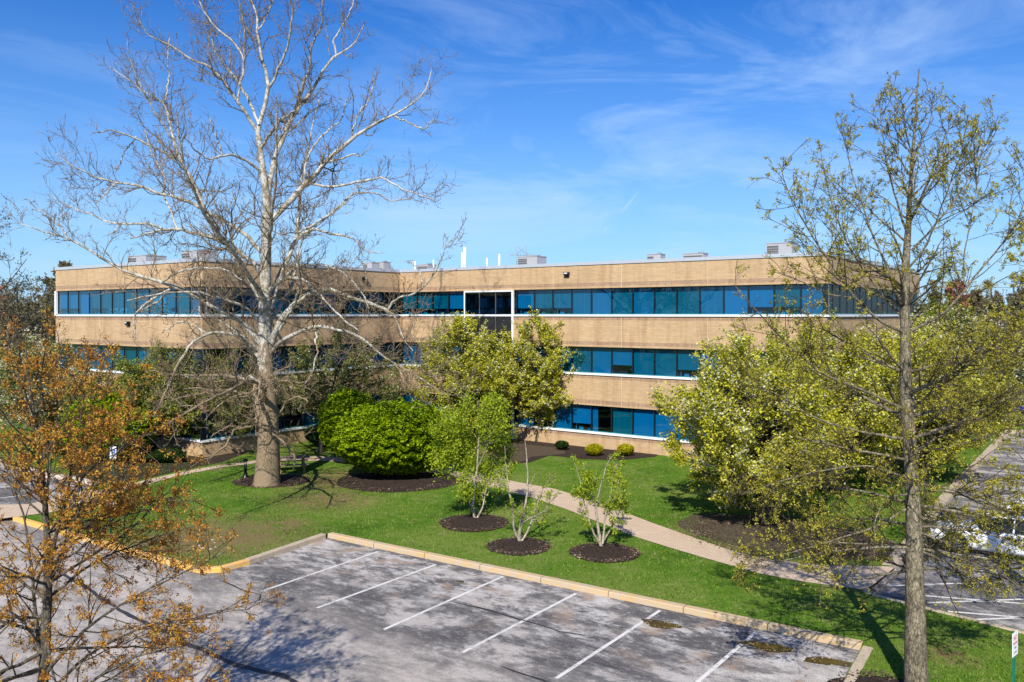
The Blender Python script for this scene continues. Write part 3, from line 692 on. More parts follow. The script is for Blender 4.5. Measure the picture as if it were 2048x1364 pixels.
for idx, (k, t, wd, f) in enumerate(spec):
    a, d, n, l = edge(k); p = a + d * t
    r = rng.random()
    if k == 2: bi = (0 if r < .60 else 1 if r < .98 else 3) if f == 0 else (0 if r < .78 else 2 if r < .88 else 3 if r < .93 else 1)
    elif k == 0: bi = 1 if r < .62 else 0 if r < .95 else 3
    elif k == 1: bi = [1, 0, 0][f] if r < .65 else [4, 0, 0][f] if r < .9 else 3
    else: bi = 0 if r < .4 else 3
    if idx < 100:
        o = link(bpy.data.objects.new('window', fr_me), bld); o.location = (p.x, p.y, sills[f]); o.rotation_euler = (0, 0, math.atan2(d.y, d.x)); o.scale = (wd / WW, 1, 1)
        link(bpy.data.objects.new('pane', pane_me), o); link(bpy.data.objects.new('blind', blinds[bi]), o)
        if bi in (1, 4) and k in (0, 2, 1): link(bpy.data.objects.new('desk', desk_me), o)
    else:
        T = Matrix.Translation((p.x, p.y, sills[f])) @ Matrix.Rotation(math.atan2(d.y, d.x), 4, 'Z') @ Matrix.Scale(wd / WW, 4, (1, 0, 0))
        for me, mi in ((fr_me, None), (pane_me, 0 if k == 3 else 2), (blinds[bi], 3))[:2 if k == 3 else 3]:  # side-wing panes coloured matte dark, standing in for trees reflected in the glass
            for pl in me.polygons:
                rest.face([T @ me.vertices[v].co for v in pl.vertices], pl.material_index if mi is None else mi)
tag(rest.build('windows', [M['frame_dark'], M['frame_teal'], M['glass'], flat('far_blind', (.34, .36, .38), .8)], bld), kind='stuff')
# entrance bay on facade C
a, d, n, l = edge(2)
ent = empty('entrance_bay', (6.12, 0, 0), 0, bld); EWd = 4.4
e1 = MB()
for x0, x1 in ((.06, .16), (EWd - .22, EWd - .08)): e1.box(x0, x1, -.075, .06, .13, 10.14)
for z in (8.38, 4.98, 4.62, 1.9 + .95): e1.box(.16, EWd - .22, -.11, .04, z, z + .10)
e1.box(.16, EWd - .22, -.11, .04, 10.04, 10.14)
e1.build('frame', M['sill'], ent)
e2 = MB()
for x in (1.46, 2.86):
    e2.box(x - .02, x + .02, -.10, -.02, .2, 10.04)
e2.build('mullion', M['hvac_dark'], ent)
e3 = MB()
e3.box(.16, EWd - .22, -.07, -.045, 5.08, 8.38); e3.box(.16, EWd - .22, -.07, -.045, 2.95, 4.62)
e3.build('spandrel_panel', M['spandrel'], ent)
e4 = MB()
for x0, x1 in ((.16, 1.44), (1.48, 2.84), (2.88, EWd - .22)): e4.face([(x0, -.06, 8.48), (x1, -.06, 8.48), (x1, -.06, 10.04), (x0, -.06, 10.04)])
e4.build('pane', M['glass_dark'], ent)
e5 = MB()
for x0, x1 in ((.5, 1.1), (1.9, 2.5), (3.0, 3.6)): e5.box(x0, x1, 1.2, 1.25, 9.0, 9.65)
e5.build('inner_window', M['blind'], ent)
dr = MB()
for x0 in (.2, 1.5, 2.9): dr.box(x0, x0 + 1.2, -.08, -.05, .15, 2.85)
dr.build('door', M['spandrel'], ent)
# street number plate position: small pale figure on the dark panel
fc = bpy.data.curves.new('number', 'FONT'); fc.body = '8'; fc.size = .50; fc.extrude = .01
no = bpy.data.objects.new('number_tmp', fc); link(no); bpy.context.view_layer.update()
nme = bpy.data.meshes.new_from_object(no); bpy.data.objects.remove(no); nme.materials.clear(); nme.materials.append(M['hvac'])
no = link(bpy.data.objects.new('house_number', nme), ent); no.location = (.26, -.085, 7.42); no.rotation_euler = (R(90), 0, 0)
# corner posts at window level
for s in sills:
    for x0, x1, y0, y1, m_ in ((-17.56, -17.40, -16.66, -16.5, 'sill'), (30.80, 30.92, -.02, .1, 'frame_dark'), (-.10, .04, -16.64, -16.5, 'frame_dark')):
        cpst = MB(); cpst.box(x0, x1, y0, y1, s + .002, s + WH - .002); cpst.build('corner_post', M[m_], bld)
# wall lights and downpipe
def wall_light(k, t, z):
    a, d, n, l = edge(k); p = a + d * t
    o = empty('wall_light', (p.x, p.y, z), math.atan2(d.y, d.x), bld)
    b = MB(); b.box(-.17, .17, -.26, -.003, .02, .16); b.face([(-.17, -.26, .02), (.17, -.26, .02), (.14, -.08, -.16), (-.14, -.08, -.16)]); b.face([(-.14, -.003, -.16), (-.14, -.08, -.16), (.14, -.08, -.16), (.14, -.003, -.16)])
    b.face([(-.17, -.26, .02), (-.14, -.08, -.16), (-.14, -.003, -.16), (-.17, -.003, .02)]); b.face([(.17, -.26, .02), (.17, -.003, .02), (.14, -.003, -.16), (.14, -.08, -.16)])
    b.build('housing', M['black'], o); c = MB(); c.box(-.13, .13, -.268, -.262, .04, .13); c.build('lens', M['lampglass'], o)
wall_light(2, 14.7, 11.05); wall_light(1, 12.9, 11.0); wall_light(0, 9.6, 7.9)
# louvre box beside entrance
# ------------------------------------------------------------------ roof things
ROOF = 11.35
def hvac(px, Y, w_, d_, top, label, dark=False, rz=TH):
    c = W(px, HY, Y); o = empty('rooftop_unit', (c[0], c[1], ROOF), rz); tag(o, label, 'rooftop unit', 'mechanical units on the roof')
    h = top - ROOF
    b = MB(); b.box(-w_ / 2, w_ / 2, -d_ / 2, d_ / 2, .12, h - .05); b.box(-w_ / 2 - .03, w_ / 2 + .03, -d_ / 2 - .03, d_ / 2 + .03, h - .05, h); b.build('cabinet', M['hvac'], o)
    b = MB(); b.box(-w_ / 2 + .05, w_ / 2 - .05, -d_ / 2 + .05, d_ / 2 - .05, 0, .12); b.build('base_curb', M['hvac_dark'], o)
    b = MB(); x0, x1 = -w_ * .47, (-w_ * .02 if not dark else w_ * .46)
    n_ = 7
    for i in range(n_):
        z0 = .2 + (h - .35) * i / n_; b.box(x0, x1, -d_ / 2 - .012, -d_ / 2 - .002, z0, z0 + (h - .35) / n_ * .75)
    b.build('grille', M['hvac_dark'], o)
    b = MB(); b.tube([(w_ * .25, 0, h), (w_ * .25, 0, h + .06)], min(w_, d_) * .22, 16); b.build('fan_cowl', M['hvac_dark'], o)
    return o
def topz(py, Y): return ZC + (HY - py) / F * Y
hvac(1564, 49.5, 1.5, 1.1, topz(486, 49.5), 'pale unit with slatted grille at the right roof end')
hvac(1064, 60.5, 1.7, 1.2, topz(513, 60.5), 'grey boxy unit right of the white pipes')
hvac(1312, 56, 1.0, .7, topz(508, 56), 'low white hatch right of roof centre')
hvac(1391, 54.5, 1.4, .8, topz(506.5, 54.5), 'flat unit with dark louvres on the right roof', True)
hvac(853, 67.5, 1.2, 1.0, topz(529, 67.5), 'low dark louvred unit near the inner corner', True)
hvac(294, 61, 2.4, 1.6, topz(512, 61), 'large pale unit on the left wing roof')
hvac(398, 57, 1.9, 1.4, topz(502, 57), 'tallest pale unit on the left wing roof')
hvac(742, 67, 1.0, .8, topz(525, 67), 'small tan unit left of the inner corner')
hvac(766, 68, .9, .8, topz(524, 68), 'small grey unit nearest the inner corner')
def pipe(px, Y, top, r, label):
    c = W(px, HY, Y); o = empty('vent_pipe', (c[0], c[1], ROOF)); tag(o, label, 'vent pipe', 'white pipes on the roof')
    b = MB(); b.tube([(0, 0, 0), (0, 0, top - ROOF)], r, 12); b.build('pipe', M['white_pipe'], o, True)
    b = MB(); b.tube([(0, 0, 0), (0, 0, .18)], r * 1.6, 12); b.build('flashing', M['roof'], o, True)
pipe(929.5, 64, topz(494.5, 64), .10, 'tallest white vent pipe'); pipe(924, 64.4, topz(505.5, 64.4), .065, 'thin white pipe beside the tallest one')
pipe(998.7, 62, topz(508, 62), .065, 'lone white pipe left of the grey boxy unit'); pipe(974, 63, topz(516, 63), .055, 'short white pipe above the entrance bay'); pipe(867, 66, topz(520, 66), .05, 'white pipe behind the low dark unit'); pipe(830, 67, topz(523, 67), .06, 'leftmost white pipe on the roof')
# far lattice pylon
def pylon():
    Y = 300; c = W(1043, HY, Y); o = empty('pylon', (c[0], c[1], 0)); tag(o, 'distant steel lattice pylon rising behind the roof', 'pylon')
    H = topz(492, Y); b = MB(); w0, w1 = 3.4, 1.7
    def wd(z): return w0 + (w1 - w0) * min(1, z / (H * .8))
    lv = np.linspace(0, H, 13)
    for z0, z1 in zip(lv[:-1], lv[1:]):
        a0, a1 = wd(z0), wd(z1)
        cs0 = [(sx * a0, sy * a0, z0) for sx, sy in ((1, 1), (1, -1), (-1, -1), (-1, 1))]; cs1 = [(sx * a1, sy * a1, z1) for sx, sy in ((1, 1), (1, -1), (-1, -1), (-1, 1))]
        for i in range(4):
            b.bar(cs0[i], cs1[i], .14, .14); b.bar(cs0[i], cs1[(i + 1) % 4], .09, .09); b.bar(cs1[i], cs0[(i + 1) % 4], .09, .09)
    b.build('lattice_mast', M['steel'], o)
    for z in (H * .9,):
        b = MB(); b.bar((-4.2, 0, z), (4.2, 0, z), .2, .25); b.bar((-4.2, 0, z), (0, 0, z + 1.2), .12, .12); b.bar((4.2, 0, z), (0, 0, z + 1.2), .12, .12)
        for x in (-4, 4): b.bar((x, 0, z), (x, 0, z - 3.2), .12, .12)
        b.build('cross_arm', M['steel'], o)
pylon()

# ------------------------------------------------------------------ trees
def tubes_np(P, Rr, S):
    """P (M,N,3), Rr (M,N) -> verts, quads"""
    M_, N_, _ = P.shape
    t = np.gradient(P, axis=1); t /= np.linalg.norm(t, axis=2, keepdims=True) + 1e-9
    mt = np.abs(t.mean(1)); ref = np.zeros((M_, 3)); ref[np.arange(M_), mt.argmin(1)] = 1
    a = np.cross(t, ref[:, None, :]); a /= np.linalg.norm(a, axis=2, keepdims=True) + 1e-9
    b = np.cross(t, a); ang = np.arange(S) * 2 * np.pi / S
    V = P[:, :, None, :] + Rr[:, :, None, None] * (np.cos(ang)[None, None, :, None] * a[:, :, None, :] + np.sin(ang)[None, None, :, None] * b[:, :, None, :])
    idx = np.arange(M_ * N_ * S).reshape(M_, N_, S)
    q = np.stack([idx[:, :-1, :], idx[:, 1:, :], np.roll(idx, -1, 2)[:, 1:, :], np.roll(idx, -1, 2)[:, :-1, :]], -1).reshape(-1, 4)
    return V.reshape(-1, 3), q
def merge(parts):
    V = []; Fc = []; n = 0
    for v, f in parts: V.append(v); Fc.append(f + n); n += len(v)
    return np.concatenate(V), np.concatenate(Fc)
def resamp(pts, rad, n, jit, rng):
    pts = np.array(pts, float); rad = np.array(rad, float)
    # Catmull-Rom style smooth: linear resample then light smoothing
    s = np.r_[0, np.cumsum(np.linalg.norm(np.diff(pts, axis=0), axis=1))]; u_ = np.linspace(0, s[-1], n)
    out = np.stack([np.interp(u_, s, pts[:, i]) for i in range(3)], 1)
    sm = out.copy(); sm[1:-1] = out[1:-1] * .5 + (out[:-2] + out[2:]) * .25
    sm[1:] += np.cumsum(rng.normal(0, jit, (n - 1, 3)), 0) * .25 + rng.normal(0, jit * .4, (n - 1, 3))
    return sm, np.interp(u_, s, rad)
def grow(P, Rr, dens, lmin, lmax, ang, npts, wig, up, rng, rscale=.55, tmin=.12, rmin=.006, taper=.35, lscale=True, flat_z=1.0, curl=.0, tipk=.75):
    """children of every branch; returns (M,npts,3), radii"""
    M_, N_, _ = P.shape
    seg = np.linalg.norm(np.diff(P, axis=1), axis=2).sum(1)
    cnt = np.maximum(rng.poisson(dens * seg), 1); own = np.repeat(np.arange(M_), cnt); n = len(own)
    t = tmin + (1 - tmin) * rng.uniform(0, 1, n) ** .75; x = t * (N_ - 1); i = np.minimum(x.astype(int), N_ - 2); fr_ = (x - i)[:, None]
    st = P[own, i] * (1 - fr_) + P[own, i + 1] * fr_; r0 = Rr[own, i] * (1 - fr_[:, 0]) + Rr[own, i + 1] * fr_[:, 0]
    tg = P[own, i + 1] - P[own, i]; tg /= np.linalg.norm(tg, axis=1)[:, None] + 1e-9
    rd = rng.normal(size=(n, 3)); rd[:, 2] *= flat_z; rd -= tg * (rd * tg).sum(1)[:, None]; rd /= np.linalg.norm(rd, axis=1)[:, None] + 1e-9
    th = np.radians(rng.normal(ang, 13, n))[:, None]; d = tg * np.cos(th) + rd * np.sin(th)
    Ln = rng.uniform(lmin, lmax, n)
    if lscale: Ln *= (1.15 - tipk * t) * np.clip(seg[own] / max(seg.mean(), .01), .35, 1.4)
    st_r = np.minimum(r0 * rscale, .012 + Ln * .014) ; st_r = np.maximum(st_r, rmin)
    out = np.zeros((n, npts, 3)); out[:, 0] = st; step = (Ln / (npts - 1))[:, None]
    cd = rng.normal(size=(n, 3)) * curl
    for k in range(1, npts):
        d = d + rng.normal(size=(n, 3)) * wig + cd; d[:, 2] += up
        d /= np.linalg.norm(d, axis=1)[:, None]; out[:, k] = out[:, k - 1] + d * step
    rr = st_r[:, None] * np.linspace(1, taper, npts)[None]; rr = np.maximum(rr, rmin * .8)
    return out, rr
def on_twigs(P, k, rng, tmin=.2, jit=.04):
    M_, N_, _ = P.shape; own = rng.integers(0, M_, k); x = (tmin + (1 - tmin) * rng.uniform(0, 1, k)) * (N_ - 1); i = np.minimum(x.astype(int), N_ - 2); f = (x - i)[:, None]
    return P[own, i] * (1 - f) + P[own, i + 1] * f + rng.normal(0, jit, (k, 3))
def tree_obj(name, base, label, cat, trunk, crown_parts, group=None, leaf=None, bark=None, twigm=None):
    """trunk: (V,F); crown_parts: list of (V,F) tubes ; leaf: (C arrays, size, mats list, midx)"""
    o = empty(name, base); tag(o, label, cat, group)
    B = np.array(base)
    v, f = trunk; np_mesh('trunk', v - B, f, bark, smooth=True, parent=o)
    if crown_parts:
        v, f = merge(crown_parts); np_mesh('branches', v - B, f, twigm or bark, smooth=True, parent=o)
    if leaf:
        v, f, mats, mi = leaf; np_mesh('crown', v - B, f, mats, mi, parent=o)
    return o

# --- the great sycamore
rs = np.random.default_rng(21); SY = 41.3
TR = [(533, 985, 62), (533, 968, 54), (536, 930, 47), (537, 890, 43), (537, 820, 37), (531, 750, 33), (529, 680, 27), (530, 590, 24), (531, 530, 21), (532, 446, 20), (536, 415, 17), (529, 373, 14), (520, 300, 12), (515, 262, 10)]
LIMB = [
 ([(515,262,9),(506,249,8),(489,219,7),(475,202,6.5),(453,171,6),(436,147,5.5),(419,130,5),(386,118,4.4),(361,101,4),(347,87,3.4),(323,82,3),(303,68,2),(285,40,1.4)],-.3),
 ([(475,202,5),(477,171,5),(485,150,5),(485,126,4.5),(480,102,4.3),(463,85,4),(439,65,3.6),(419,50,3.3),(408,31,3),(391,7,2.6),(375,-30,2)],.2),
 ([(518,250,6),(509,219,6),(494,185,5.5),(473,154,5),(456,137,4),(430,100,3),(425,60,2)],.5),
 ([(515,268,10),(518,253,9.5),(528,222,9.5),(537,185,8.5),(538,157,7.5),(528,137,6.5),(521,96,6),(514,62,5.5),(518,27,4.6),(504,0,4),(498,-60,3)],.1),
 ([(537,175,6),(545,165,5.5),(566,120,5),(576,92,4.5),(579,62,4.3),(583,24,4),(576,0,3.5),(570,-50,2.5)],-.4),
 ([(486,140,4),(490,90,4),(487,50,3.6),(480,20,3.2),(470,-30,2.4)],-.5),
 ([(514,62,4),(530,40,3.5),(545,10,3),(552,-30,2)],.6),
 ([(534,400,13),(537,376,12.5),(542,342,11.5),(555,308,10.5),(569,270,9.5),(586,239,9.5),(603,212,8.5),(627,188,7),(644,147,6),(672,116,5.2),(685,103,4),(713,99,3.4),(723,75,2.6),(735,50,1.6)],.25),
 ([(600,212,6.5),(601,190,6.2),(607,171,6),(620,137,5.4),(620,109,5),(627,79,4),(644,51,3),(640,15,2.4),(650,-20,1.8)],-.5),
 ([(672,116,4),(668,82,3.8),(678,62,3.4),(699,34,2.8),(709,0,2.2),(715,-40,1.5)],.3),
 ([(521,298,6.5),(530,285,6.5),(545,263,6.2),(559,236,5.4),(593,215,4)],-.9),
 ([(538,445,14),(552,430,13.5),(576,403,12.5),(610,369,11.5),(644,328,9.5),(678,297,8.5),(713,273,7.5),(754,243,6),(788,232,4.8),(822,212,3.6),(849,185,2.6),(862,140,1.6)],.3),
 ([(788,232,3.4),(815,245,3),(846,261,2.5),(868,236,1.8)],-.3),
 ([(612,367,5.5),(640,370,5.2),(672,374,5),(713,364,4.5),(764,355,4),(808,379,3),(840,392,2.2),(866,396,1.5)],-.5),
 ([(600,470,5),(630,455,5),(651,437,4.6),(678,410,4.4),(706,384,3.6),(747,384,3.3),(777,405,2.8),(825,396,1.6)],.3),
 ([(644,328,5),(680,318,4.5),(700,305,3.5),(715,312,2.5),(740,290,1.8)],-.6),
 ([(610,365,5),(612,330,4.5),(625,295,4),(650,265,3.5),(680,245,3),(690,200,2)],.5),
 ([(700,284,4),(715,230,3.5),(740,200,3),(750,160,2)],.4),
 ([(541,620,11),(545,590,11),(557,555,11),(567,528,10.5),(586,499,9.5),(596,462,8.5),(598,422,7.5),(602,376,6.2),(604,330,5),(618,300,4),(625,260,3),(640,200,2)],.55),
 ([(590,490,6),(597,470,5.6),(633,455,5),(655,466,4.6),(707,473,3.8),(725,495,2.6),(760,500,1.6)],-.4),
 ([(597,466,4.6),(640,440,4),(670,422,3.3),(699,400,2.6),(730,360,1.6)],.3),
 ([(533,590,9),(545,575,8.5),(564,561,8),(607,558,6.6),(620,575,5.6),(650,600,4.6),(690,640,3.3),(720,660,2.2)],-.7),
 ([(555,562,7.6),(570,548,7),(597,528,6.4),(640,528,5.4),(685,543,4.4),(725,583,3.2),(740,615,2)],-.3),
 ([(537,710,15),(545,680,14),(552,650,13),(575,620,12),(600,600,11),(628,578,10),(650,572,9),(688,587,8),(736,609,7),(780,622,5.6),(798,640,4.4),(803,680,3.2),(825,705,2)],-.25),
 ([(776,620,4.6),(787,598,4.4),(828,587,4),(846,572,3.6),(875,536,3.2),(890,492,2.4),(912,470,1.5)],-.2),
 ([(846,572,3),(838,545,2.6),(820,520,2)],.3),
 ([(538,710,9),(555,690,9),(575,675,9),(600,660,8),(640,652,7),(680,662,6.2),(720,672,5.4),(745,690,4.6),(765,715,4),(790,725,3.6),(815,745,3.2),(850,760,2.8),(880,785,2)],-.5),
 ([(630,652,4),(634,700,3.6),(625,740,3),(610,770,2)],-.5),
 ([(790,725,2.8),(820,775,2.4),(860,768,2),(905,785,1.5)],-.4),
 ([(560,660,6),(585,610,6),(600,560,5),(590,520,4),(600,500,2.5)],-.8),
 ([(527,610,14),(512,578,13),(494,549,12.5),(470,511,11.5),(441,479,10.5),(412,444,9.5),(397,403,8.6),(391,370,8),(371,344,7.4),(353,318,6.8),(343,277,6),(337,232,5.2),(330,202,4.4),(303,195,3.6),(289,181,3.2),(265,174,3),(244,150,2.2),(220,137,1.4)],.35),
 ([(343,277,4.6),(330,253,4),(303,212,3.4),(279,164,2.8),(265,126,2.2),(255,79,1.4)],-.4),
 ([(331,202,3.8),(335,154,3.3),(333,113,2.8),(337,75,1.8)],.4),
 ([(352,318,5.2),(306,290,4.8),(275,273,4.2),(244,263,3.2),(220,255,2.6),(190,262,1.6)],-.5),
 ([(275,273,3.2),(250,300,2.8),(232,340,2.4)],.3),
 ([(530,555,11),(518,540,10.5),(507,525,10),(485,508,9.5),(460,492,9),(441,482,8),(397,468,7),(353,461,6.2),(324,457,5.2),(303,464,4),(259,477,2.4)],-.35),
 ([(324,457,5),(295,444,4.6),(259,445,4.2),(242,444,3.6),(215,441,3.2),(192,429,2.6),(157,417,2.1),(127,405,1.8),(101,388,1.3)],.25),
 ([(355,462,4.5),(345,430,4),(330,400,3.5),(332,360,3),(318,320,2)],.7),
 ([(246,444,3),(233,464,2.4),(215,470,1.6)],-.4),
 ([(524,505,9),(515,493,8.6),(500,479,8.4),(470,452,8),(429,435,7.4),(406,417,7.2),(368,397,6.6),(324,385,6),(289,370,5.2),(259,364,4.8),(227,366,4.2),(192,353,3.3),(163,338,2.6),(133,323,1.8),(112,305,1.2)],-.15),
 ([(230,367,3.2),(206,394,2.6),(192,408,1.8)],-.4),
 ([(324,385,4.2),(330,359,3.8),(315,329,3.3),(300,300,2.7),(290,260,1.8)],.5),
 ([(526,350,6.5),(514,338,6.2),(494,325,5.8),(470,313,5.4),(439,314,4.4),(422,323,3.8),(402,314,3.2),(385,300,2.6),(365,270,1.6)],-.7),
 ([(443,312,3.4),(441,295,3.2),(430,270,2.7),(420,235,2)],-.3),
 ([(528,705,13),(520,685,12.5),(512,672,12),(485,646,11.5),(456,628,10.5),(427,614,9.6),(397,593,9),(368,576,8.8),(336,573,8),(318,558,6.4),(289,554,6.4),(262,555,5.8),(242,540,5.2),(215,529,5.2),(177,505,4.8),(139,482,4.2),(110,476,3.3),(86,470,2.7),(60,464,2),(30,450,1.2)],-.2),
 ([(139,482,3.2),(125,455,2.8),(104,441,2.4),(80,417,1.8),(66,408,1.2)],.3),
 ([(322,566,4.4),(353,543,4.2),(400,535,4),(450,537,3.2),(480,560,2)],-.8),
 ([(340,578,5.6),(330,584,5.4),(292,608,4.8),(268,625,4.2),(262,649,3.6),(268,678,2.4)],-.3),
 ([(335,587,4),(315,605,3.4),(283,625,2.6)],.4),
 ([(522,648,6.6),(512,634,6.4),(485,611,5.8),(441,596,5.4),(397,584,5),(339,586,4.2),(295,596,3.2),(250,600,2)],-.5),
 ([(526,705,9),(512,693,8.4),(479,672,7.6),(441,665,7),(412,667,6.6),(385,683,6.2),(370,704,6.4),(352,730,6.4),(343,755,6),(332,778,5),(320,800,4),(305,835,2.2)],-.45),
 ([(412,667,4.4),(390,650,4),(360,640,3.2),(320,660,2.2)],.3),
 ([(524,775,9),(512,765,8.4),(480,755,7.4),(440,750,6.4),(400,752,5),(350,752,3.4),(300,745,2)],-.3),
 ([(522,812,7.6),(505,800,7),(470,780,6),(430,778,5),(380,790,3.6),(340,800,2)],-.8),
 ([(524,748,7),(513,765,9),(511,785,9),(516,810,8),(517,835,7),(513,850,5)],-1.1),
 ([(524,866,7),(516,855,6.6),(508,847,6.4),(500,857,5.6),(485,856,4.8),(470,856,4.6),(456,880,4.8),(440,902,4.4),(420,915,2.6),(395,925,1.4)],-.9),
 ([(486,857,4),(460,852,3.4),(440,858,2.8),(415,875,2)],-.6),
 ([(522,846,6),(544,868,5.4),(564,881,4.8),(580,904,4.2),(590,919,3.6),(589,940,2.6)],-.9),
 ([(548,850,5),(575,800,4.5),(600,790,3.6),(625,800,2.4)],-.7),
]
base = np.array([*G(533, 970), ZL])
def trace(pts, slope, npt=22, jit=.03, Y0=None, rng=rs):
    P_ = []; r_ = []; s = 0; prev = None; w0 = 0
    for x, y, wd in pts:
        if prev: s += math.hypot(x - prev[0], y - prev[1]) / F * SY
        prev = (x, y); Y = (Y0 if Y0 else SY) + slope * s
        P_.append(W(x, y, Y)); r_.append(wd / 2 / F * Y)
    return resamp(P_, r_, npt, jit, rng)
tp, tr_ = trace(TR, .0, 30, .012)
tv, tf = tubes_np(tp[None], tr_[None], 20)
limbs = []; starts = []
def near_parent(x, y, Ydef):
    best = None
    for p_, s_ in starts:
        d_ = np.hypot(p_[:, 0] - x, p_[:, 1] - y); i = d_.argmin()
        if best is None or d_[i] < best[0]: best = (d_[i], s_[i])
    return best[1] if best and best[0] < 22 else Ydef
def proj(P_): return np.stack([CX + F * P_[:, 0] / P_[:, 1], HY - F * (P_[:, 2] - ZC) / P_[:, 1]], 1)
starts.append((proj(tp), tp[:, 1]))
for pts, sl_ in LIMB:
    Y0 = near_parent(pts[0][0], pts[0][1], SY)
    p_, r_ = trace(pts, sl_, 22, .06, Y0); limbs.append((p_, r_)); starts.append((proj(p_), p_[:, 1]))
# limbs reaching toward and away from the viewer
for P3, w0 in [([(-12.1, 41, 4.4), (-11.6, 39.2, 5.2), (-11.3, 36.8, 5.7), (-11.2, 34.4, 5.6), (-11.6, 32, 5.2), (-12.4, 30.3, 4.6)], .15), ([(-11.2, 34.6, 5.6), (-10.3, 33.2, 6.0), (-9.6, 31.8, 5.8), (-9.2, 30.4, 5.2)], .08), ([(-11.35, 37, 5.7), (-10.7, 35, 6.6), (-10.5, 33, 7.4), (-10.6, 31.5, 8)], .07),
               ([(-12, 41.3, 9), (-12.6, 38.5, 11), (-13.2, 36.2, 12.6), (-13.5, 34.4, 14.4), (-13.4, 33.4, 16.5)], .12), ([(-12, 41.3, 11), (-11, 38.5, 13), (-10.2, 36.5, 15), (-9.8, 35, 17.5)], .10),
               ([(-12, 41.5, 8), (-11.5, 44, 10), (-11.8, 46.5, 12), (-11.4, 48.5, 14.5)], .13), ([(-12, 41.5, 12), (-12.8, 44.5, 14.5), (-13.4, 47, 17), (-13, 48.5, 20)], .10), ([(-12.2, 41.5, 6), (-14, 44, 7.2), (-16, 46.5, 8), (-18, 48.5, 8.5)], .11)]:
    p_, r_ = resamp(P3, np.linspace(w0, .03, len(P3)), 22, .05, rs); limbs.append((p_, r_))
LP = np.stack([a for a, b in limbs]); LR = np.stack([b for a, b in limbs])
LR = LR * .95; lv0 = tubes_np(LP, np.maximum(LR, .016), 8)
A1, B1 = grow(LP, LR, 2.1, .8, 2.5, 46, 11, .23, .085, rs, tipk=.5, rscale=.36, tmin=.12, rmin=.011, taper=.45)
A2, B2 = grow(A1, B1, 3.0, .4, 1.3, 42, 8, .25, .12, rs, tipk=.6, rscale=.6, rmin=.009)
A2b, B2b = grow(LP, LR * .5, 1.8, .3, 1.0, 62, 6, .26, .10, rs, rscale=.4, rmin=.009, lscale=False)
A3, B3 = grow(np.concatenate([A2, A1[:, ::1][:, :8]]), np.concatenate([B2, B1[:, :8]]), 2.5, .2, .6, 40, 5, .24, .12, rs, rscale=.7, rmin=.0068)
lv1 = tubes_np(A1, B1, 5); lv2 = tubes_np(A2, B2, 4); lv2b = tubes_np(A2b, B2b, 3); lv3 = tubes_np(A3, B3, 3)
print('sycamore', len(A1), len(A2), len(A3))
o = empty('sycamore_tree', tuple(base)); tag(o, 'huge bare white-barked sycamore with crooked spreading limbs, left of the green bush', 'tree')
v, f = merge([(tv, tf), lv0]); np_mesh('trunk', v - base, f, M['bark_syc'], smooth=True, parent=o)
v, f = merge([lv1, lv2, lv2b, lv3]); np_mesh('branches', v - base, f, M['twig_syc'], smooth=True, parent=o)
hi = A3[A3[:, -1, 2] > 6]
v, f = leaves_arrays(np.concatenate([A3[:, -1], on_twigs(A3, 14000, rs, .3, .015)]), .034, rs); np_mesh('buds', v - base, f, M['bud_syc'], parent=o)

# --- leafing trees near the viewer
def px_tree(name, label, TRp, LM, Y0, lvl, leafspec, bark, twig, base, seed, extra=None, cat='tree', sides=(16, 7, 5, 3), wig=.13, group=None, thin=.7, tw=1.0):
    global SY
    SY_old = SY; SY = Y0; r0 = np.random.default_rng(seed)
    tp, trr = trace(TRp, 0, 30, .012, Y0, r0); trr = trr * tw; st = [(proj(tp), tp[:, 1])]; lb = []
    for pts, sl_ in LM:
        best = (1e9, Y0)
        for p_, s_ in st:
            d_ = np.hypot(p_[:, 0] - pts[0][0], p_[:, 1] - pts[0][1]); i = d_.argmin()
            if d_[i] < best[0]: best = (d_[i], s_[i])
        p_, r_ = trace(pts, sl_, 16, .02, best[1], r0); r_ = r_ * (.72 if thin > .5 else .66) * np.linspace(1, thin, 16); lb.append((p_, r_)); st.append((proj(p_), p_[:, 1]))
    if extra: lb += extra(tp, trr, r0)
    P0 = np.stack([a for a, b in lb]); R0 = np.stack([b for a, b in lb])
    k1, k2, k3 = lvl
    a1, b1 = grow(P0, R0, *k1, rng=r0, **dict(rmin=.007, tmin=.15)); a2, b2 = grow(a1, b1, *k2, rng=r0, **dict(rmin=.0045)); a3, b3 = grow(a2, b2, *k3, rng=r0, **dict(rmin=.003))
    SY = SY_old
    print(name, len(P0), len(a1), len(a2), len(a3))
    tr = merge([tubes_np(tp[None], trr[None], sides[0]), tubes_np(P0, np.maximum(R0, .008), sides[1])])
    cr = [tubes_np(a1, b1, sides[2]), tubes_np(a2, b2, 3), tubes_np(a3, b3, 3)]
    nl, sz, cl, jit, mats = leafspec
    cen = np.concatenate([on_twigs(a3, int(nl * .55), r0, .3, .01), on_twigs(a2, int(nl * .25), r0, .3, .015), a3[r0.integers(0, len(a3), int(nl * .2)), -1]])
    C_ = np.repeat(cen, cl, 0) + r0.normal(0, jit, (len(cen) * cl, 3)) + np.array([0, 0, -jit * .5])
    v, f = leaves_arrays(C_, sz, r0, aspect=2.0)
    return tree_obj(name, tuple(base), label, cat, tr, cr, group, (v, f, mats, None), bark, twig)

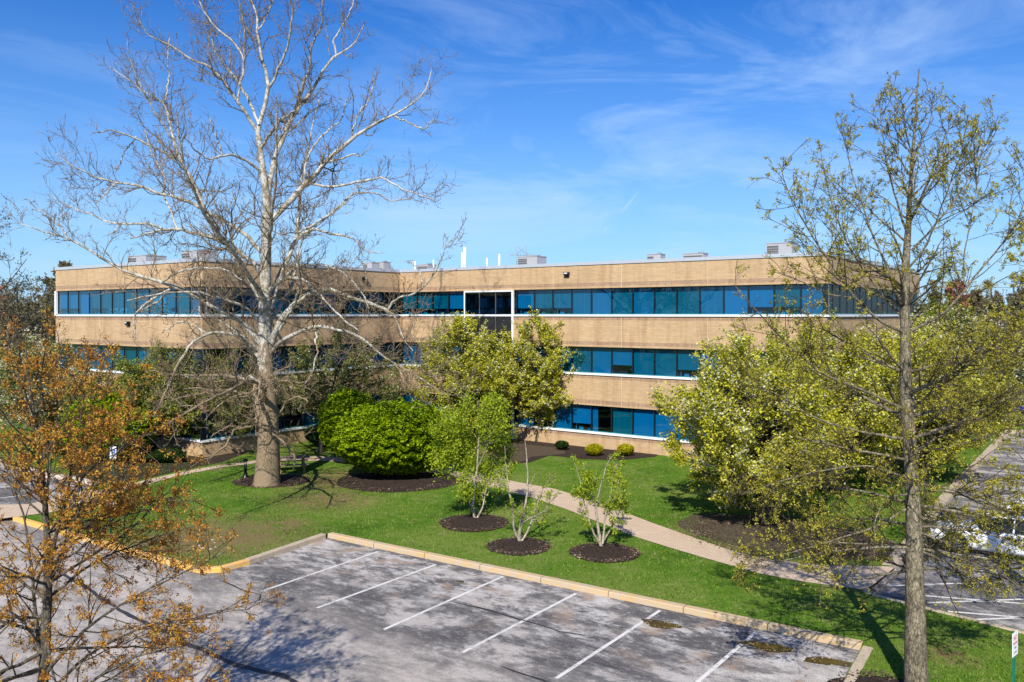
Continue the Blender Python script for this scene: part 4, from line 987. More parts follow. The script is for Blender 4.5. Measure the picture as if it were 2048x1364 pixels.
OAK_T = [(1834, 1400, 54), (1833, 1385, 47), (1831, 1250, 39), (1829, 1100, 32), (1825, 960, 27), (1815, 830, 25), (1812, 700, 21), (1812, 600, 18), (1813, 520, 15), (1820, 440, 11), (1825, 350, 8), (1832, 250, 5), (1842, 135, 2)]
OAK_L = [
 ([(1808,612,11),(1795,590,9),(1779,545,7.5),(1745,472,6),(1723,400,5),(1700,330,3.6),(1685,240,2.2)],.2),
 ([(1811,665,10),(1768,651,8.5),(1706,595,7.5),(1673,545,6.5),(1634,484,5.5),(1600,433,4.2),(1575,380,3),(1562,330,1.8)],-.3),
 ([(1706,595,5),(1660,590,4.5),(1600,560,3.6),(1540,540,2.4)],-.6),
 ([(1811,640,8),(1770,600,7),(1720,530,6),(1690,480,5),(1660,400,4),(1640,300,2.4)],.5),
 ([(1811,748,8),(1768,729,6),(1700,707,5),(1650,695,3.6),(1590,700,2.4)],.4),
 ([(1812,820,9),(1723,780,8),(1640,751,7),(1583,701,5.6),(1533,651,4.4),(1500,612,3.4),(1465,570,2)],-.25),
 ([(1813,878,9),(1706,863,7),(1611,830,5.6),(1556,790,4.2),(1500,770,3),(1455,740,1.8)],.1),
 ([(1818,665,9),(1868,640,8),(1913,606,7),(1930,573,6.4),(1974,528,5.4),(2030,456,4.4),(2052,400,3.2),(2062,330,2)],-.2),
 ([(1930,573,4.6),(1925,520,4),(1940,450,3.2),(1952,370,2),(1960,300,1.4)],.4),
 ([(1820,705,6),(1862,675,5),(1890,640,4),(1905,590,2.6)],.6),
 ([(1822,820,8),(1890,757,7),(1950,720,5.6),(2010,680,3.6),(2060,650,2)],-.4),
 ([(1824,905,8),(1900,860,6.4),(1980,830,5),(2050,800,3.4)],.2),
 ([(1826,985,7),(1777,995,6),(1757,1018,5),(1750,1045,3.4),(1752,1080,2)],-.8),
 ([(1826,1010,8),(1740,1060,6.4),(1640,1090,5),(1570,1110,3.4),(1510,1120,2)],-.5),
 ([(1825,960,8),(1740,930,7),(1650,940,5.6),(1560,960,4),(1480,990,2.4)],-.3),
 ([(1828,1060,7),(1900,1090,5.6),(1980,1130,4),(2050,1180,2.4)],-.5),
 ([(1827,980,7),(1900,985,5.6),(1980,1010,4),(2060,1050,2.4)],-.2),
 ([(1822,440,7),(1850,380,5.6),(1880,300,4.2),(1905,230,2)],-.2),
 ([(1818,480,7),(1790,400,5.6),(1770,310,4.2),(1760,200,2)],.3),
 ([(1824,500,6.5),(1880,440,5.4),(1930,370,4.2),(1965,300,3),(1990,240,1.6)],.3),
 ([(1814,540,7),(1850,500,6),(1875,430,4.8),(1920,300,3),(1930,230,1.8)],-.5),
 ([(1828,330,4.5),(1812,260,3.4),(1805,180,1.6)],-.5),
 ([(1826,320,4.5),(1860,250,3.2),(1872,180,1.6)],.4),
]
def oak_extra(tp, trr, r0, n=62, Lm=4.1, zlo=2.2, ztop=12.4):
    out = []
    for i in range(n):
        f_ = r0.uniform(0, 1) ** 1.25; z = zlo + (ztop - zlo) * f_; k = int(np.clip(np.searchsorted(tp[:, 2], z), 1, len(tp) - 2)); s_ = tp[k]
        az = r0.uniform(0, 2 * np.pi); el = np.radians(-12 + 70 * f_ + r0.normal(0, 7)); Ln = Lm * (1 - .74 * f_) * r0.uniform(.6, 1.05) * (.75 if f_ < .08 else 1)
        d = np.array([np.cos(az) * np.cos(el), np.sin(az) * np.cos(el), np.sin(el)]); p = [s_]; c = s_.copy()
        for j in range(5): d = d + r0.normal(0, .07, 3) + np.array([0, 0, .035 if f_ > .3 else -.03]); d /= np.linalg.norm(d); c = c + d * Ln / 5; p.append(c.copy())
        out.append(resamp(p, np.linspace(min(trr[k] * .4, .036), .007, 6), 16, .015, r0))
    return out
OB = np.array([*G(1834, 1386), ZL]); OY = OB[1]
lv_oak = ((5.6, .4, 1.4, 45, 7, .10, .05), (8, .18, .5, 45, 5, .14, .04), (7.5, .07, .2, 45, 4, .12, .03))
px_tree('oak_tree', 'tall slender oak in yellow-green bud, foreground right, trunk running out of the bottom', OAK_T, OAK_L, OY, lv_oak, (17000, .024, 5, .020, M['leaf_oak']), M['bark_oak'], M['twig_oak'], OB, 5, oak_extra)
# off-frame neighbour at the right edge
Y2 = 24.0; x2 = 2125
T2 = [(x2, 1216, 40), (x2, 1150, 34), (x2 - 3, 950, 26), (x2 - 6, 750, 18), (x2 - 4, 600, 12), (x2 - 8, 450, 7), (x2 - 4, 340, 2)]
def ex2(tp, trr, r0): return oak_extra(tp, trr, r0, 46, 4.4, 2.5, 12)
px_tree('oak_tree', 'budding oak at the right edge, only its twiggy left side in view', T2, [([(x2, 900, 9), (2060, 840, 7), (1980, 870, 6), (1920, 890, 4), (1880, 900, 2)], 0)], Y2,
        ((3.6, .4, 1.5, 48, 7, .11, .03), (5.5, .2, .6, 48, 5, .14, .02), (5.5, .1, .25, 48, 4, .12, .02)), (8000, .034, 5, .028, M['leaf_oak']), M['bark_oak'], M['twig_oak'], np.array([*G(x2, 1216), ZL]), 9, ex2)

MY = 14.6
MAP_T = [(70, 1640, 34), (76, 1500, 30), (84, 1364, 27), (90, 1260, 25), (94, 1150, 21), (92, 1080, 17), (85, 1000, 14), (75, 900, 11), (62, 820, 8), (50, 740, 5), (48, 665, 2)]
MAP_L = [
 ([(93,1170,14),(98,1120,12),(118,1060,10.5),(130,1000,9.5),(138,960,9),(150,910,7.5),(160,860,6),(170,800,4),(178,720,2.4),(185,690,1.5)],-.2),
 ([(100,1150,10),(140,1060,9),(160,1010,8),(185,960,7),(220,920,5.5),(270,860,4.2),(320,800,2.6)],-.5),
 ([(130,1003,7),(165,955,6),(215,905,5),(270,880,3.6),(330,860,2)],.3),
 ([(86,1340,14),(75,1260,12),(66,1180,10),(62,1100,8),(45,1020,7),(20,950,5.5),(-10,900,4)],.3),
 ([(88,1010,7),(60,960,6),(25,915,5),(-10,880,3.5)],-.5),
 ([(90,1350,12),(140,1290,10),(200,1235,8.5),(270,1195,7),(340,1160,5),(400,1130,3.4),(450,1105,1.8)],-.3),
 ([(86,1400,12),(130,1350,10),(200,1290,8),(290,1250,6),(370,1240,4.2),(440,1225,2.4),(500,1220,1.4)],.2),
 ([(84,1460,12),(150,1390,10),(230,1330,8),(320,1300,5.4),(400,1290,3),(450,1310,1.6)],-.2),
 ([(92,1200,9),(150,1150,8),(210,1110,6.5),(280,1085,5),(350,1060,3.4),(400,1050,1.8)],.5),
 ([(92,1060,7),(95,980,6.5),(105,900,5.5),(120,820,4.2),(118,750,2.6),(125,690,1.6)],.4),
 ([(80,930,6),(110,880,5),(150,840,4),(200,800,3),(240,770,1.6)],-.4),
 ([(62,820,5),(40,760,4),(20,700,2.6),(10,660,1.4)],.3),
 ([(86,1300,9),(50,1250,8),(10,1220,6)],-.6),
 ([(92,1120,8),(120,1090,7),(190,1040,5.4),(260,1010,4),(330,1000,2.6),(400,1005,1.4)],-.1),
 ([(75,900,5),(90,830,4.4),(85,760,3.4),(95,700,2)],-.5),
]
def map_extra(tp, trr, r0): return oak_extra(tp, trr, r0, 38, 3.9, 1.2, 7.0)
MBASE = np.array([W(66, 0, MY)[0], MY, 0])
px_tree('maple_tree', 'maple unfolding orange and gold leaves, at the left edge in front of the lot', MAP_T, MAP_L, MY,
        ((4.5, .4, 1.4, 46, 7, .12, .045), (6.5, .18, .55, 46, 5, .15, .03), (6.0, .08, .2, 45, 4, .12, .0)), (13000, .024, 5, .026, M['leaf_orange']), M['bark_maple'], M['twig_oak'], MBASE, 13, map_extra, tw=.74, thin=.62)

# --- leafy trees : limbs carry clumps of small leaves
def leafy(name, label, base, H, RX, z0, nclump, per, lsize, mats, probs, bark, seed, cs=.45, trunk_r=.13, stems=1, lean=(0, 0), shape=1.0, group=None, cat='tree', flatten=1.0, spread=.15, core=0, twig=None, br=1, fork=None):
    r0 = np.random.default_rng(seed); B = np.array([base[0], base[1], ZL]); cz = (H + z0) / 2; rz_ = (H - z0) / 2
    # clump centres in an uneven ellipsoid
    lob = r0.normal(size=(9, 3)); lob /= np.linalg.norm(lob, axis=1)[:, None]; amp = r0.uniform(-.22, .25, 9)
    d = r0.normal(size=(nclump, 3)); d /= np.linalg.norm(d, axis=1)[:, None]; rad = r0.uniform(.12, 1, nclump) ** (1 / 2.4)
    bumpf = 1 + (np.maximum(0, d @ lob.T) ** 4 * amp).sum(1)
    zz = d[:, 2] * rad; wdt = 1 - shape * .35 * np.maximum(0, zz)
    Cn = np.stack([d[:, 0] * rad * bumpf * RX * wdt, d[:, 1] * rad * bumpf * RX * wdt * flatten, cz + zz * rz_ * bumpf], 1) + np.array([lean[0], lean[1], 0]); Cn[:, 2] = np.maximum(Cn[:, 2], .35 + z0 * .4)
    # stems
    tubes = []; stm = []
    for s_ in range(stems):
        az = s_ * 2 * math.pi / stems + r0.uniform(-.4, .4); sp = (RX * spread * 2.2 if stems > 1 else RX * .12)
        top = np.array([math.cos(az) * sp + lean[0], math.sin(az) * sp + lean[1], z0 + (H - z0) * (.62 if stems > 1 else .8)])
        p = [np.array([math.cos(az) * .06, math.sin(az) * .06, -.15]) if stems > 1 else np.array([0, 0, -.15]), np.array([math.cos(az) * .05, math.sin(az) * .05, .05]) if stems > 1 else np.array([0, 0, .1])]
        p += [top * t_ * np.array([1, 1, 1]) + r0.normal(0, .05 * RX * t_ * .5, 3) * np.array([1, 1, .3]) for t_ in (.25, .5, .75, 1)]
        rr = np.array([1.25, 1, .75, .55, .38, .15]) * trunk_r
        pp, rr = resamp(p, rr, 18, .01 * RX, r0); stm.append((pp, rr))
    SP = np.stack([a for a, b in stm]); SR = np.stack([b for a, b in stm]); flat_ = SP.reshape(-1, 3); fr_ = SR.reshape(-1)
    # branch to every clump from a lower stem point
    m = max(1, int(nclump * br)); cc = Cn[:m]; BP = np.zeros((m, 9, 3)); BR = np.zeros((m, 9))
    for i, c in enumerate(cc):
        dd = np.linalg.norm(flat_ - c, axis=1) + np.maximum(0, flat_[:, 2] - (c[2] - .18 * np.linalg.norm(c[:2]) - .1)) * 3 + np.where(flat_[:, 2] < z0 * .55, 4, 0)
        j = dd.argmin(); s_ = flat_[j]; t_ = np.linspace(0, 1, 9)[:, None]
        ctrl = s_ * .45 + c * .55 + np.array([0, 0, -.12 * np.linalg.norm(c - s_)])
        BP[i] = (1 - t_) ** 2 * s_ + 2 * t_ * (1 - t_) * ctrl + t_ ** 2 * c; BP[i, 1:] += r0.normal(0, .02 * RX, (8, 3)); BR[i] = np.linspace(min(fr_[j] * .55, .05 + .01 * RX), .008, 9)
    a2, b2 = grow(BP, BR, 1.6 / max(.4, cs), cs * .6, cs * 1.6, 48, 5, .18, .06, r0, rmin=.006)
    # leaves
    k = r0.poisson(per, nclump); own = np.repeat(np.arange(nclump), k); sc_ = r0.uniform(.6, 1.3, nclump)[own][:, None]
    ns = 6; sdir = Cn[:, None, :] - np.array([lean[0], lean[1], cz - rz_ * .6]); sdir = sdir / (np.linalg.norm(sdir, axis=2, keepdims=True) + 1e-6) + r0.normal(0, .65, (nclump, ns, 3)) + np.array([0, 0, .35])
    sdir /= np.linalg.norm(sdir, axis=2, keepdims=True); slen = r0.uniform(.8, 2.6, (nclump, ns)) * cs
    sh = r0.integers(0, ns, len(own)); tt = r0.uniform(-.25, 1, len(own)); C_ = Cn[own] + sdir[own, sh] * (slen[own, sh] * tt)[:, None] + r0.normal(0, 1, (len(own), 3)) * cs * (.30 - .16 * tt)[:, None]
    tw = on_twigs(a2, int(len(own) * .45), r0, .2, cs * .14); C_ = np.concatenate([C_, tw])
    C_ = C_[C_[:, 2] > .1]
    v, f = leaves_arrays(C_, lsize, r0, up=.35)
    # blossom grouped by clump
    cl = r0.uniform(0, 1, nclump); hilite = cl[own] ; rr_ = r0.uniform(0, 1, len(C_)); mi = np.zeros(len(C_), int)
    if len(mats) > 1:
        nn = min(len(own), len(C_)); pr = np.full(len(C_), probs[0]); pr[:nn] = probs[0] * 1.7 * hilite[:nn] ** 2 + .01; mi = (rr_ < pr).astype(int)
    o = empty(name, tuple(B)); tag(o, label, cat, group)
    if core:
        pass
    tv_, tf_ = tubes_np(SP, SR, 10); np_mesh('trunk', tv_, tf_, bark, smooth=True, parent=o)
    v1, f1 = merge([tubes_np(BP, BR, 5), tubes_np(a2, b2, 3)]); np_mesh('branches', v1, f1, twig or bark, smooth=True, parent=o)
    np_mesh('crown', v, f, mats, mi, parent=o)
    return o
pear = [M['leaf_pear'], M['flower']]
leafy('pear_tree', 'white-flowering tree with forked dark trunk just right of the entrance', G(1074, 883), 8.5, 3.2, 1.3, 250, 230, 0.083, pear, (.26,), M['bark_dark'], 31, cs=.38, lean=(0.1, 0), shape=1.0)
leafy('pear_tree', 'dull green flowering tree just left of the entrance, behind the magnolia', G(925, 893), 7.8, 3.6, 1.0, 250, 220, 0.083, pear, (.18,), M['bark_dark'], 32, cs=.38, lean=(.3, 0))
leafy('pear_tree', 'thin grey-green tree in the wing corner, right of the sycamore trunk', G(640, 905), 7.3, 4.4, 1.8, 125, 142, 0.079, [M['leaf_dull'], M['flower']], (.10,), M['bark_dark'], 33, cs=.42, lean=(.8, .5), trunk_r=.16)
leafy('pear_tree', 'shaded green tree behind the sycamore on its left', G(420, 905), 7.2, 3.8, .8, 200, 152, 0.083, [M['leaf_dull'], M['leaf_bright']], (.25,), M['bark_dark'], 34, cs=.42, trunk_r=.15)
leafy('pear_tree', 'green-leafed tree before the left wing, above the rounded bright bush', G(300, 908), 6.0, 4.0, .8, 200, 171, 0.079, [M['leaf_dull'], M['leaf_bright']], (.35,), M['bark_dark'], 35, cs=.4, trunk_r=.13)
leafy('pear_tree', 'white-blossomed tree behind the orange maple at far left', G(90, 910), 6.4, 4.0, 1.2, 150, 171, 0.094, [M['leaf_dull'], M['flower']], (.45,), M['bark_dark'], 36, cs=.45, trunk_r=.16)
# right cluster
leafy('pear_tree', 'large white-flowered tree at right, leftmost of its cluster, over the litter bed', G(1530, 1048), 7.3, 3.7, .5, 260, 247, 0.076, pear, (.22,), M['bark_dark'], 41, cs=.36, trunk_r=.17, shape=.9)
leafy('pear_tree', 'white-flowered tree behind the oak trunk, middle of the right cluster', G(1650, 985), 7.4, 4.2, .8, 220, 228, 0.086, pear, (.22,), M['bark_dark'], 42, cs=.42, trunk_r=.17)
leafy('pear_tree', 'yellow-green tree between oak trunk and side lot kerb', G(1850, 965), 7.2, 3.7, 1.3, 190, 150, .085, pear, (.12,), M['bark_dark'], 47, cs=.42, trunk_r=.16)
leafy('pear_tree', 'green tree reaching up to the top-floor sill at the right wing corner', G(1620, 935), 9.2, 3.0, 1.6, 130, 190, 0.094, [M['leaf_bright'], M['leaf_dull']], (.35,), M['bark_dark'], 43, cs=.45, trunk_r=.16)
leafy('pear_tree', 'white-flowered tree right of the oak trunk, before the side wing', G(1790, 925), 8.0, 4.0, 1.2, 170, 209, 0.101, pear, (.2,), M['bark_dark'], 44, cs=.5, trunk_r=.17)
leafy('pear_tree', 'pale blossoming tree near the side lot corner', G(1905, 868), 8.2, 4.6, 1.4, 160, 190, 0.122, [M['leaf_dull'], M['flower']], (.4,), M['bark_dark'], 45, cs=.6, trunk_r=.18)
leafy('pear_tree', 'leafy tree hiding the side wing of the building', G(1880, 815), 9.0, 4.8, 1.4, 130, 190, 0.137, [M['leaf_bright'], M['flower']], (.2,), M['bark_dark'], 46, cs=.65, trunk_r=.18)
# small magnolias in round beds
def stems_tree(name, label, stems, Yb, base, seed, leafm, nl, ls, jit, bark, lv, grp):
    """multi-stemmed little tree, stems traced at their own distance"""
    return px_tree(name, label, stems[0][0], stems[1:], Yb, lv, (nl, ls, 3, jit, leafm), bark, bark, base, seed, None, 'tree', (8, 7, 5, 3), group=grp, thin=.35, tw=.72)
lvm = ((6.5, .3, 1.0, 42, 7, .16, .05), (7, .12, .4, 45, 5, .18, .05), (7, .06, .18, 45, 4, .16, .03))
c1 = G(951, 1038)
stems_tree('magnolia_tree', 'small pale-stemmed tree with the fullest leaf, first of three in mulch circles', [([(951,1042,9),(945,1015,8),(948,990,6.5),(952,960,5.5),(955,930,4.5),(958,880,3.6),(955,830,2.4),(958,800,1.5)],0),
  ([(950,1036,7),(942,1010,6.4),(926,985,5.4),(917,955,4.6),(905,925,4),(900,880,3.2),(893,850,2)],-.2), ([(954,1036,7),(965,1020,6.4),(970,985,5.4),(978,955,4.6),(985,930,3.8),(992,890,3),(1003,850,2)],.3),
  ([(952,960,4.5),(930,915,3.8),(925,870,3),(918,830,1.8)],.5), ([(955,935,4),(975,890,3.2),(978,840,2.2),(985,805,1.2)],-.5), ([(905,925,3.4),(885,905,2.8),(875,880,1.6)],.1), ([(985,930,3.4),(1010,910,2.6),(1022,890,1.6)],.2), ([(917,955,3.4),(890,940,2.8),(872,925,1.6)],-.4), ([(925,870,3),(900,845,2.4),(882,820,1.4)],.5), ([(900,880,3),(880,860,2.4),(866,850,1.4)],-.5), ([(955,880,3),(930,835,2.2),(925,800,1.3)],-.3), ([(978,955,3.2),(1000,940,2.6),(1018,935,1.5)],-.4), ([(978,840,2.2),(1003,825,1.8),(1018,820,1.2)],.4)],
  c1[1], (*c1, ZL), 51, [M['leaf_bright']], 7000, .055, .15, M['bark_grey'], lvm, None)
c2 = G(1040, 1085)
stems_tree('magnolia_tree', 'small nearly bare pale-stemmed tree, middle of three in mulch circles', [([(1040,1088,11),(1038,1075,9.5),(1042,1045,7.5),(1050,1015,6.5),(1055,985,5.4),(1055,940,4.2),(1052,905,2.4),(1050,880,1.4)],0),
  ([(1038,1080,9),(1028,1062,8),(1026,1030,7),(1022,1000,6),(1012,980,5),(1000,965,3.6),(998,950,2)],-.2), ([(1043,1082,8),(1055,1065,7),(1068,1030,6),(1078,1000,5.2),(1083,985,4.4),(1090,970,3),(1105,955,1.6)],.3),
  ([(1042,1048,6),(1055,1038,5.4),(1075,1030,4.8),(1090,1022,4),(1100,1005,2.6),(1112,990,1.4)],-.5), ([(1022,1000,4.4),(1015,960,3.6),(1013,920,2.4),(1010,890,1.3)],.4), ([(1055,985,3.6),(1062,965,2.8),(1070,945,1.4)],.2)],
  c2[1], (*c2, ZL), 52, M['leaf_bright'], 450, .045, .04, M['bark_grey'], ((6, .2, .8, 46, 7, .2, .05), (7, .1, .35, 46, 5, .22, .04), (6, .06, .16, 48, 4, .16, .02)), None)
c3 = G(1203, 1095)
stems_tree('magnolia_tree', 'small sparsely leafed pale-stemmed tree, rightmost of three in mulch circles', [([(1203,1098,11),(1200,1080,9),(1195,1050,7.4),(1192,1015,6.4),(1198,985,5.4),(1205,960,4),(1212,935,2.4),(1222,915,1.4)],0),
  ([(1200,1088,8),(1190,1070,7.4),(1178,1040,6.4),(1175,1010,5.6),(1160,1000,4),(1152,985,2.4)],-.2), ([(1205,1088,8),(1208,1060,7.2),(1210,1030,6.4),(1220,1000,5.4),(1222,985,4.6),(1228,950,3),(1235,925,1.6)],.3),
  ([(1206,1082,7),(1218,1065,6.2),(1230,1040,5.4),(1240,1022,4.6),(1240,1000,3.6),(1238,960,2)],-.3), ([(1178,1035,5),(1165,1000,4),(1160,960,3.2),(1150,925,2),(1145,912,1.2)],.3), ([(1192,1015,4.6),(1180,980,3.8),(1172,950,3),(1165,920,1.6)],-.4)],
  c3[1], (*c3, ZL), 53, M['leaf_bright'], 1900, .045, .05, M['bark_grey'], ((6, .2, .85, 40, 7, .16, .06), (7, .1, .36, 42, 5, .18, .05), (6, .06, .17, 45, 4, .16, .02)), None)

# rounded bushes
def bush(name, label, c, rx, ry, H, z0, n, ls, mat, seed, cat='shrub', core=True, lumps=.12, group=None, steps=True, rough=.0):
    r0 = np.random.default_rng(seed); o = empty(name, (c[0], c[1], ZL)); tag(o, label, cat, group)
    lob = r0.normal(size=(26, 3)); lob /= np.linalg.norm(lob, axis=1)[:, None]; amp = r0.uniform(-lumps, lumps, 26)
    def radf(d): return 1 + (np.maximum(0, d @ lob.T) ** 10 * amp).sum(1)
    d = r0.normal(size=(n, 3)); d /= np.linalg.norm(d, axis=1)[:, None]
    depth = 1 - np.abs(r0.normal(0, .075, n)) + (r0.uniform(0, 1, n) > .985) * r0.uniform(0, .07, n)
    cz = (H + z0) / 2; rz_ = (H - z0) / 2
    rf_ = radf(d) * depth
    # broken tiers of leaf sprays: displace rows
    if steps:
        tier = np.sin(d[:, 2] * rz_ * 13 + 2.2 * np.sin(np.arctan2(d[:, 1], d[:, 0]) * 9 + d[:, 2] * 4) + 1.5 * np.sin(np.arctan2(d[:, 1], d[:, 0]) * 23)); rf_ *= 1 + .058 * tier
    P_ = np.stack([d[:, 0] * rf_ * rx, d[:, 1] * rf_ * ry, cz + d[:, 2] * rf_ * rz_], 1)
    under = P_[:, 2] < cz; P_[under, :2] *= (1 - .20 * ((cz - P_[under, 2]) / rz_) ** 1.5)[:, None]
    if rx > 1.5:
        k = 160; dd = r0.normal(size=(k, 3)); dd[:, 2] = np.abs(dd[:, 2]) + .3; dd /= np.linalg.norm(dd, axis=1)[:, None]; b0 = dd * radf(dd)[:, None] * np.array([rx, ry, rz_]) + [0, 0, cz]
        gd = dd * .5 + r0.normal(0, .3, (k, 3)) + [0, 0, .6]; gd /= np.linalg.norm(gd, axis=1)[:, None]; q = r0.integers(0, k, 3600); P_ = np.concatenate([P_, b0[q] + gd[q] * (r0.uniform(-.1, 1, 3600) * r0.uniform(.1, .42, k)[q])[:, None] + r0.normal(0, .03, (3600, 3))])
    v, f = leaves_arrays(P_, ls, r0, up=.62)
    np_mesh('crown', v, f, mat, parent=o)
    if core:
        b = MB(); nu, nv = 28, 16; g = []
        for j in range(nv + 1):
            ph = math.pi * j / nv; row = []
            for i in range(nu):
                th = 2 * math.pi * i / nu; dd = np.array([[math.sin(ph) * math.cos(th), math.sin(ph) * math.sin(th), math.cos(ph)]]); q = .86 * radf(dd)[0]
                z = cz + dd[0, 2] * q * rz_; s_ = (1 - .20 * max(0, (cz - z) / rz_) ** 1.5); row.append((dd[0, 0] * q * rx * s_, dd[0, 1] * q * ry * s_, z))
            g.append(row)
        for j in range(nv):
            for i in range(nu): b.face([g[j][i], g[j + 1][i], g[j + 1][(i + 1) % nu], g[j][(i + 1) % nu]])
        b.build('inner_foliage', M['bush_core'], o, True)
    b = MB()
    for k in range(7):
        a = k * .9; b.tube([(.05 * math.cos(a), .05 * math.sin(a), -.05), (rx * .3 * math.cos(a), ry * .3 * math.sin(a), max(.2, z0 + .15 * H))], [.06 * min(1, rx / 2), .03 * min(1, rx / 2)], 6)
    b.build('stems', M['bark_dark'], o, True); return o
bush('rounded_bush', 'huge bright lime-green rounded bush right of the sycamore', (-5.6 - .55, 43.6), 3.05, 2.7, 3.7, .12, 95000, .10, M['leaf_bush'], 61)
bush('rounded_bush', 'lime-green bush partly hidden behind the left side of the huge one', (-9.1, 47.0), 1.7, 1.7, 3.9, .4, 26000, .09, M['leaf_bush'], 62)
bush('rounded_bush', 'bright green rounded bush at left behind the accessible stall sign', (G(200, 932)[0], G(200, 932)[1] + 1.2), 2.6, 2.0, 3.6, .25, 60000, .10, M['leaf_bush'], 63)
for i, (px, py, lab) in enumerate([(1188, 912, 'low golden yellow shrub, left one of the pair in the wall bed'), (1252, 912, 'low golden yellow shrub, right one of the pair in the wall bed')]):
    bush('golden_shrub', lab, G(px, py), .52, .5, .72, .05, 5000, .055, M['leaf_yellow'], 70 + i, group='golden shrubs in the wall bed', steps=False)
bush('dark_shrub', 'small dark green shrub left of the golden pair', G(1124, 900), .42, .4, .6, .05, 3000, .06, M['leaf_ever'], 73, steps=False)
bush('dark_shrub', 'dark evergreen shrub between sycamore and huge bush', G(650, 893), 1.3, 1.0, 1.5, .05, 9000, .09, M['leaf_ever'], 74, steps=False)
bush('dark_shrub', 'dark low shrub in the left wing bed beside the grey cabinet', G(330, 925), 1.2, .8, .8, .02, 6000, .07, M['leaf_ever'], 75, steps=False)
bush('dark_shrub', 'dark shrub against the wall left of the sycamore', G(480, 893), 1.5, .8, 1.1, .02, 7000, .08, M['leaf_ever'], 76, steps=False)
bush('dark_shrub', 'bright low shrub left of the entrance walk', G(880, 905), 1.6, 1.0, 1.6, .05, 9000, .09, M['leaf_bright'], 77, steps=False)
# daffodil leaves clumps
for i, (px, py) in enumerate([(455, 931), (478, 927)]):
    c = G(px, py); b = MB(); rg = random.Random(i)
    for k in range(70):
        x, y = rg.gauss(0, .22), rg.gauss(0, .12); a = rg.uniform(0, 6.28); h_ = rg.uniform(.3, .5); dx_, dy_ = rg.gauss(0, .1), rg.gauss(0, .1)
        b.face([(x - .012 * math.cos(a), y - .012 * math.sin(a), 0), (x + .012 * math.cos(a), y + .012 * math.sin(a), 0), (x + dx_, y + dy_, h_)])
    o = b.build('daffodil_clump', M['leaf_ever']); o.location = (*c, ZL)
    tag(o, ['blue-green clump of strap leaves on the path edge, left one', 'blue-green clump of strap leaves nearest the bollard light'][i], 'plant', 'strap-leaved clumps by the path')

# ------------------------------------------------------------------ background
def bare_tree(name, label, base, H, seed, spread=.35, leafm=None, nl=0, lsz=.15, bark='bark_dark', cat='tree', group=None, tr_r=.22, dens=1.0):
    r0 = np.random.default_rng(seed); B = np.array([base[0], base[1], 0.0])
    p = [np.array([0, 0, -.2])]; d = np.array([0, 0, 1.]);
    for k in range(8): d = d + r0.normal(0, .06, 3); d[2] = max(d[2], .8); d /= np.linalg.norm(d); p.append(p[-1] + d * H * .9 / 8)
    tp, tr_ = resamp(p, np.linspace(tr_r, .04, 9), 18, .03, r0)
    n = 16; lb = []
    for i in range(n):
        f_ = .18 + .75 * i / n; k = int(f_ * 17); s_ = tp[k]; az = i * 2.4 + r0.uniform(-.4, .4); el = np.radians(28 + 35 * f_); Ln = H * spread * (1.25 - f_) * r0.uniform(.8, 1.2); d = np.array([np.cos(az) * np.cos(el), np.sin(az) * np.cos(el), np.sin(el)]); q = [s_]
        for j in range(6): d = d + r0.normal(0, .1, 3) + [0, 0, .07]; d /= np.linalg.norm(d); q.append(q[-1] + d * Ln / 6)
        lb.append(resamp(q, np.linspace(tr_[k] * .5, .025, 7), 12, .03, r0))
    P0 = np.stack([a for a, b in lb]); R0 = np.stack([b for a, b in lb])
    a1, b1 = grow(P0, R0, 1.3 * dens, H * .07, H * .2, 42, 7, .15, .07, r0, rmin=.022); a2, b2 = grow(a1, b1, 1.5 * dens, H * .035, H * .1, 42, 5, .18, .07, r0, rmin=.016)
    a3, b3 = grow(a2, b2, 1.6 * dens, H * .02, H * .05, 42, 4, .18, .07, r0, rmin=.012)
    o = empty(name, tuple(B)); tag(o, label, cat, group)
    v, f = merge([tubes_np(tp[None], tr_[None], 10), tubes_np(P0, R0, 6)]); np_mesh('trunk', v, f, M[bark], smooth=True, parent=o)
    v, f = merge([tubes_np(a1, b1, 4), tubes_np(a2, b2, 3), tubes_np(a3, b3, 3)]); np_mesh('branches', v, f, M[bark], smooth=True, parent=o)
    if leafm:
        v, f = leaves_arrays(np.concatenate([on_twigs(a3, nl, r0, .2, H * .008), on_twigs(a2, nl // 3, r0, .3, H * .01)]), lsz, r0); np_mesh('crown', v, f, M[leafm], parent=o)
    return o
g1 = 'trees beyond the left wing'
def bp(px, Y): return ((px - CX) / F * Y, Y)
bare_tree('bare_tree', 'tall bare tree cut by the left edge', bp(-25, 66), 19.5, 80, leafm='leaf_bg', nl=1500, lsz=.12, group=g1, tr_r=.28)
bare_tree('bare_tree', 'thin bare tree between left edge and office wing', bp(80, 78), 14.5, 81, leafm='leaf_bg', nl=2500, lsz=.14, group=g1)
bare_tree('bare_tree', 'budding tree rising over the left roof end', bp(135, 95), 15.8, 82, leafm='leaf_bg', nl=9000, lsz=.2, group=g1)
bare_tree('bare_tree', 'dark twiggy tree in front of the cream building', bp(58, 72), 11.5, 83, leafm='leaf_bg', nl=2500, lsz=.13, group=g1)
bare_tree('bare_tree', 'brown bare tree low at the left edge', bp(10, 84), 13, 84, leafm='leaf_red', nl=2500, lsz=.15, group=g1)
bare_tree('bare_tree', 'olive budding tree peeking above the left roof', bp(170, 110), 15.6, 85, leafm='leaf_bg', nl=9000, lsz=.22, group=g1)
g2 = 'trees beyond the right wing'
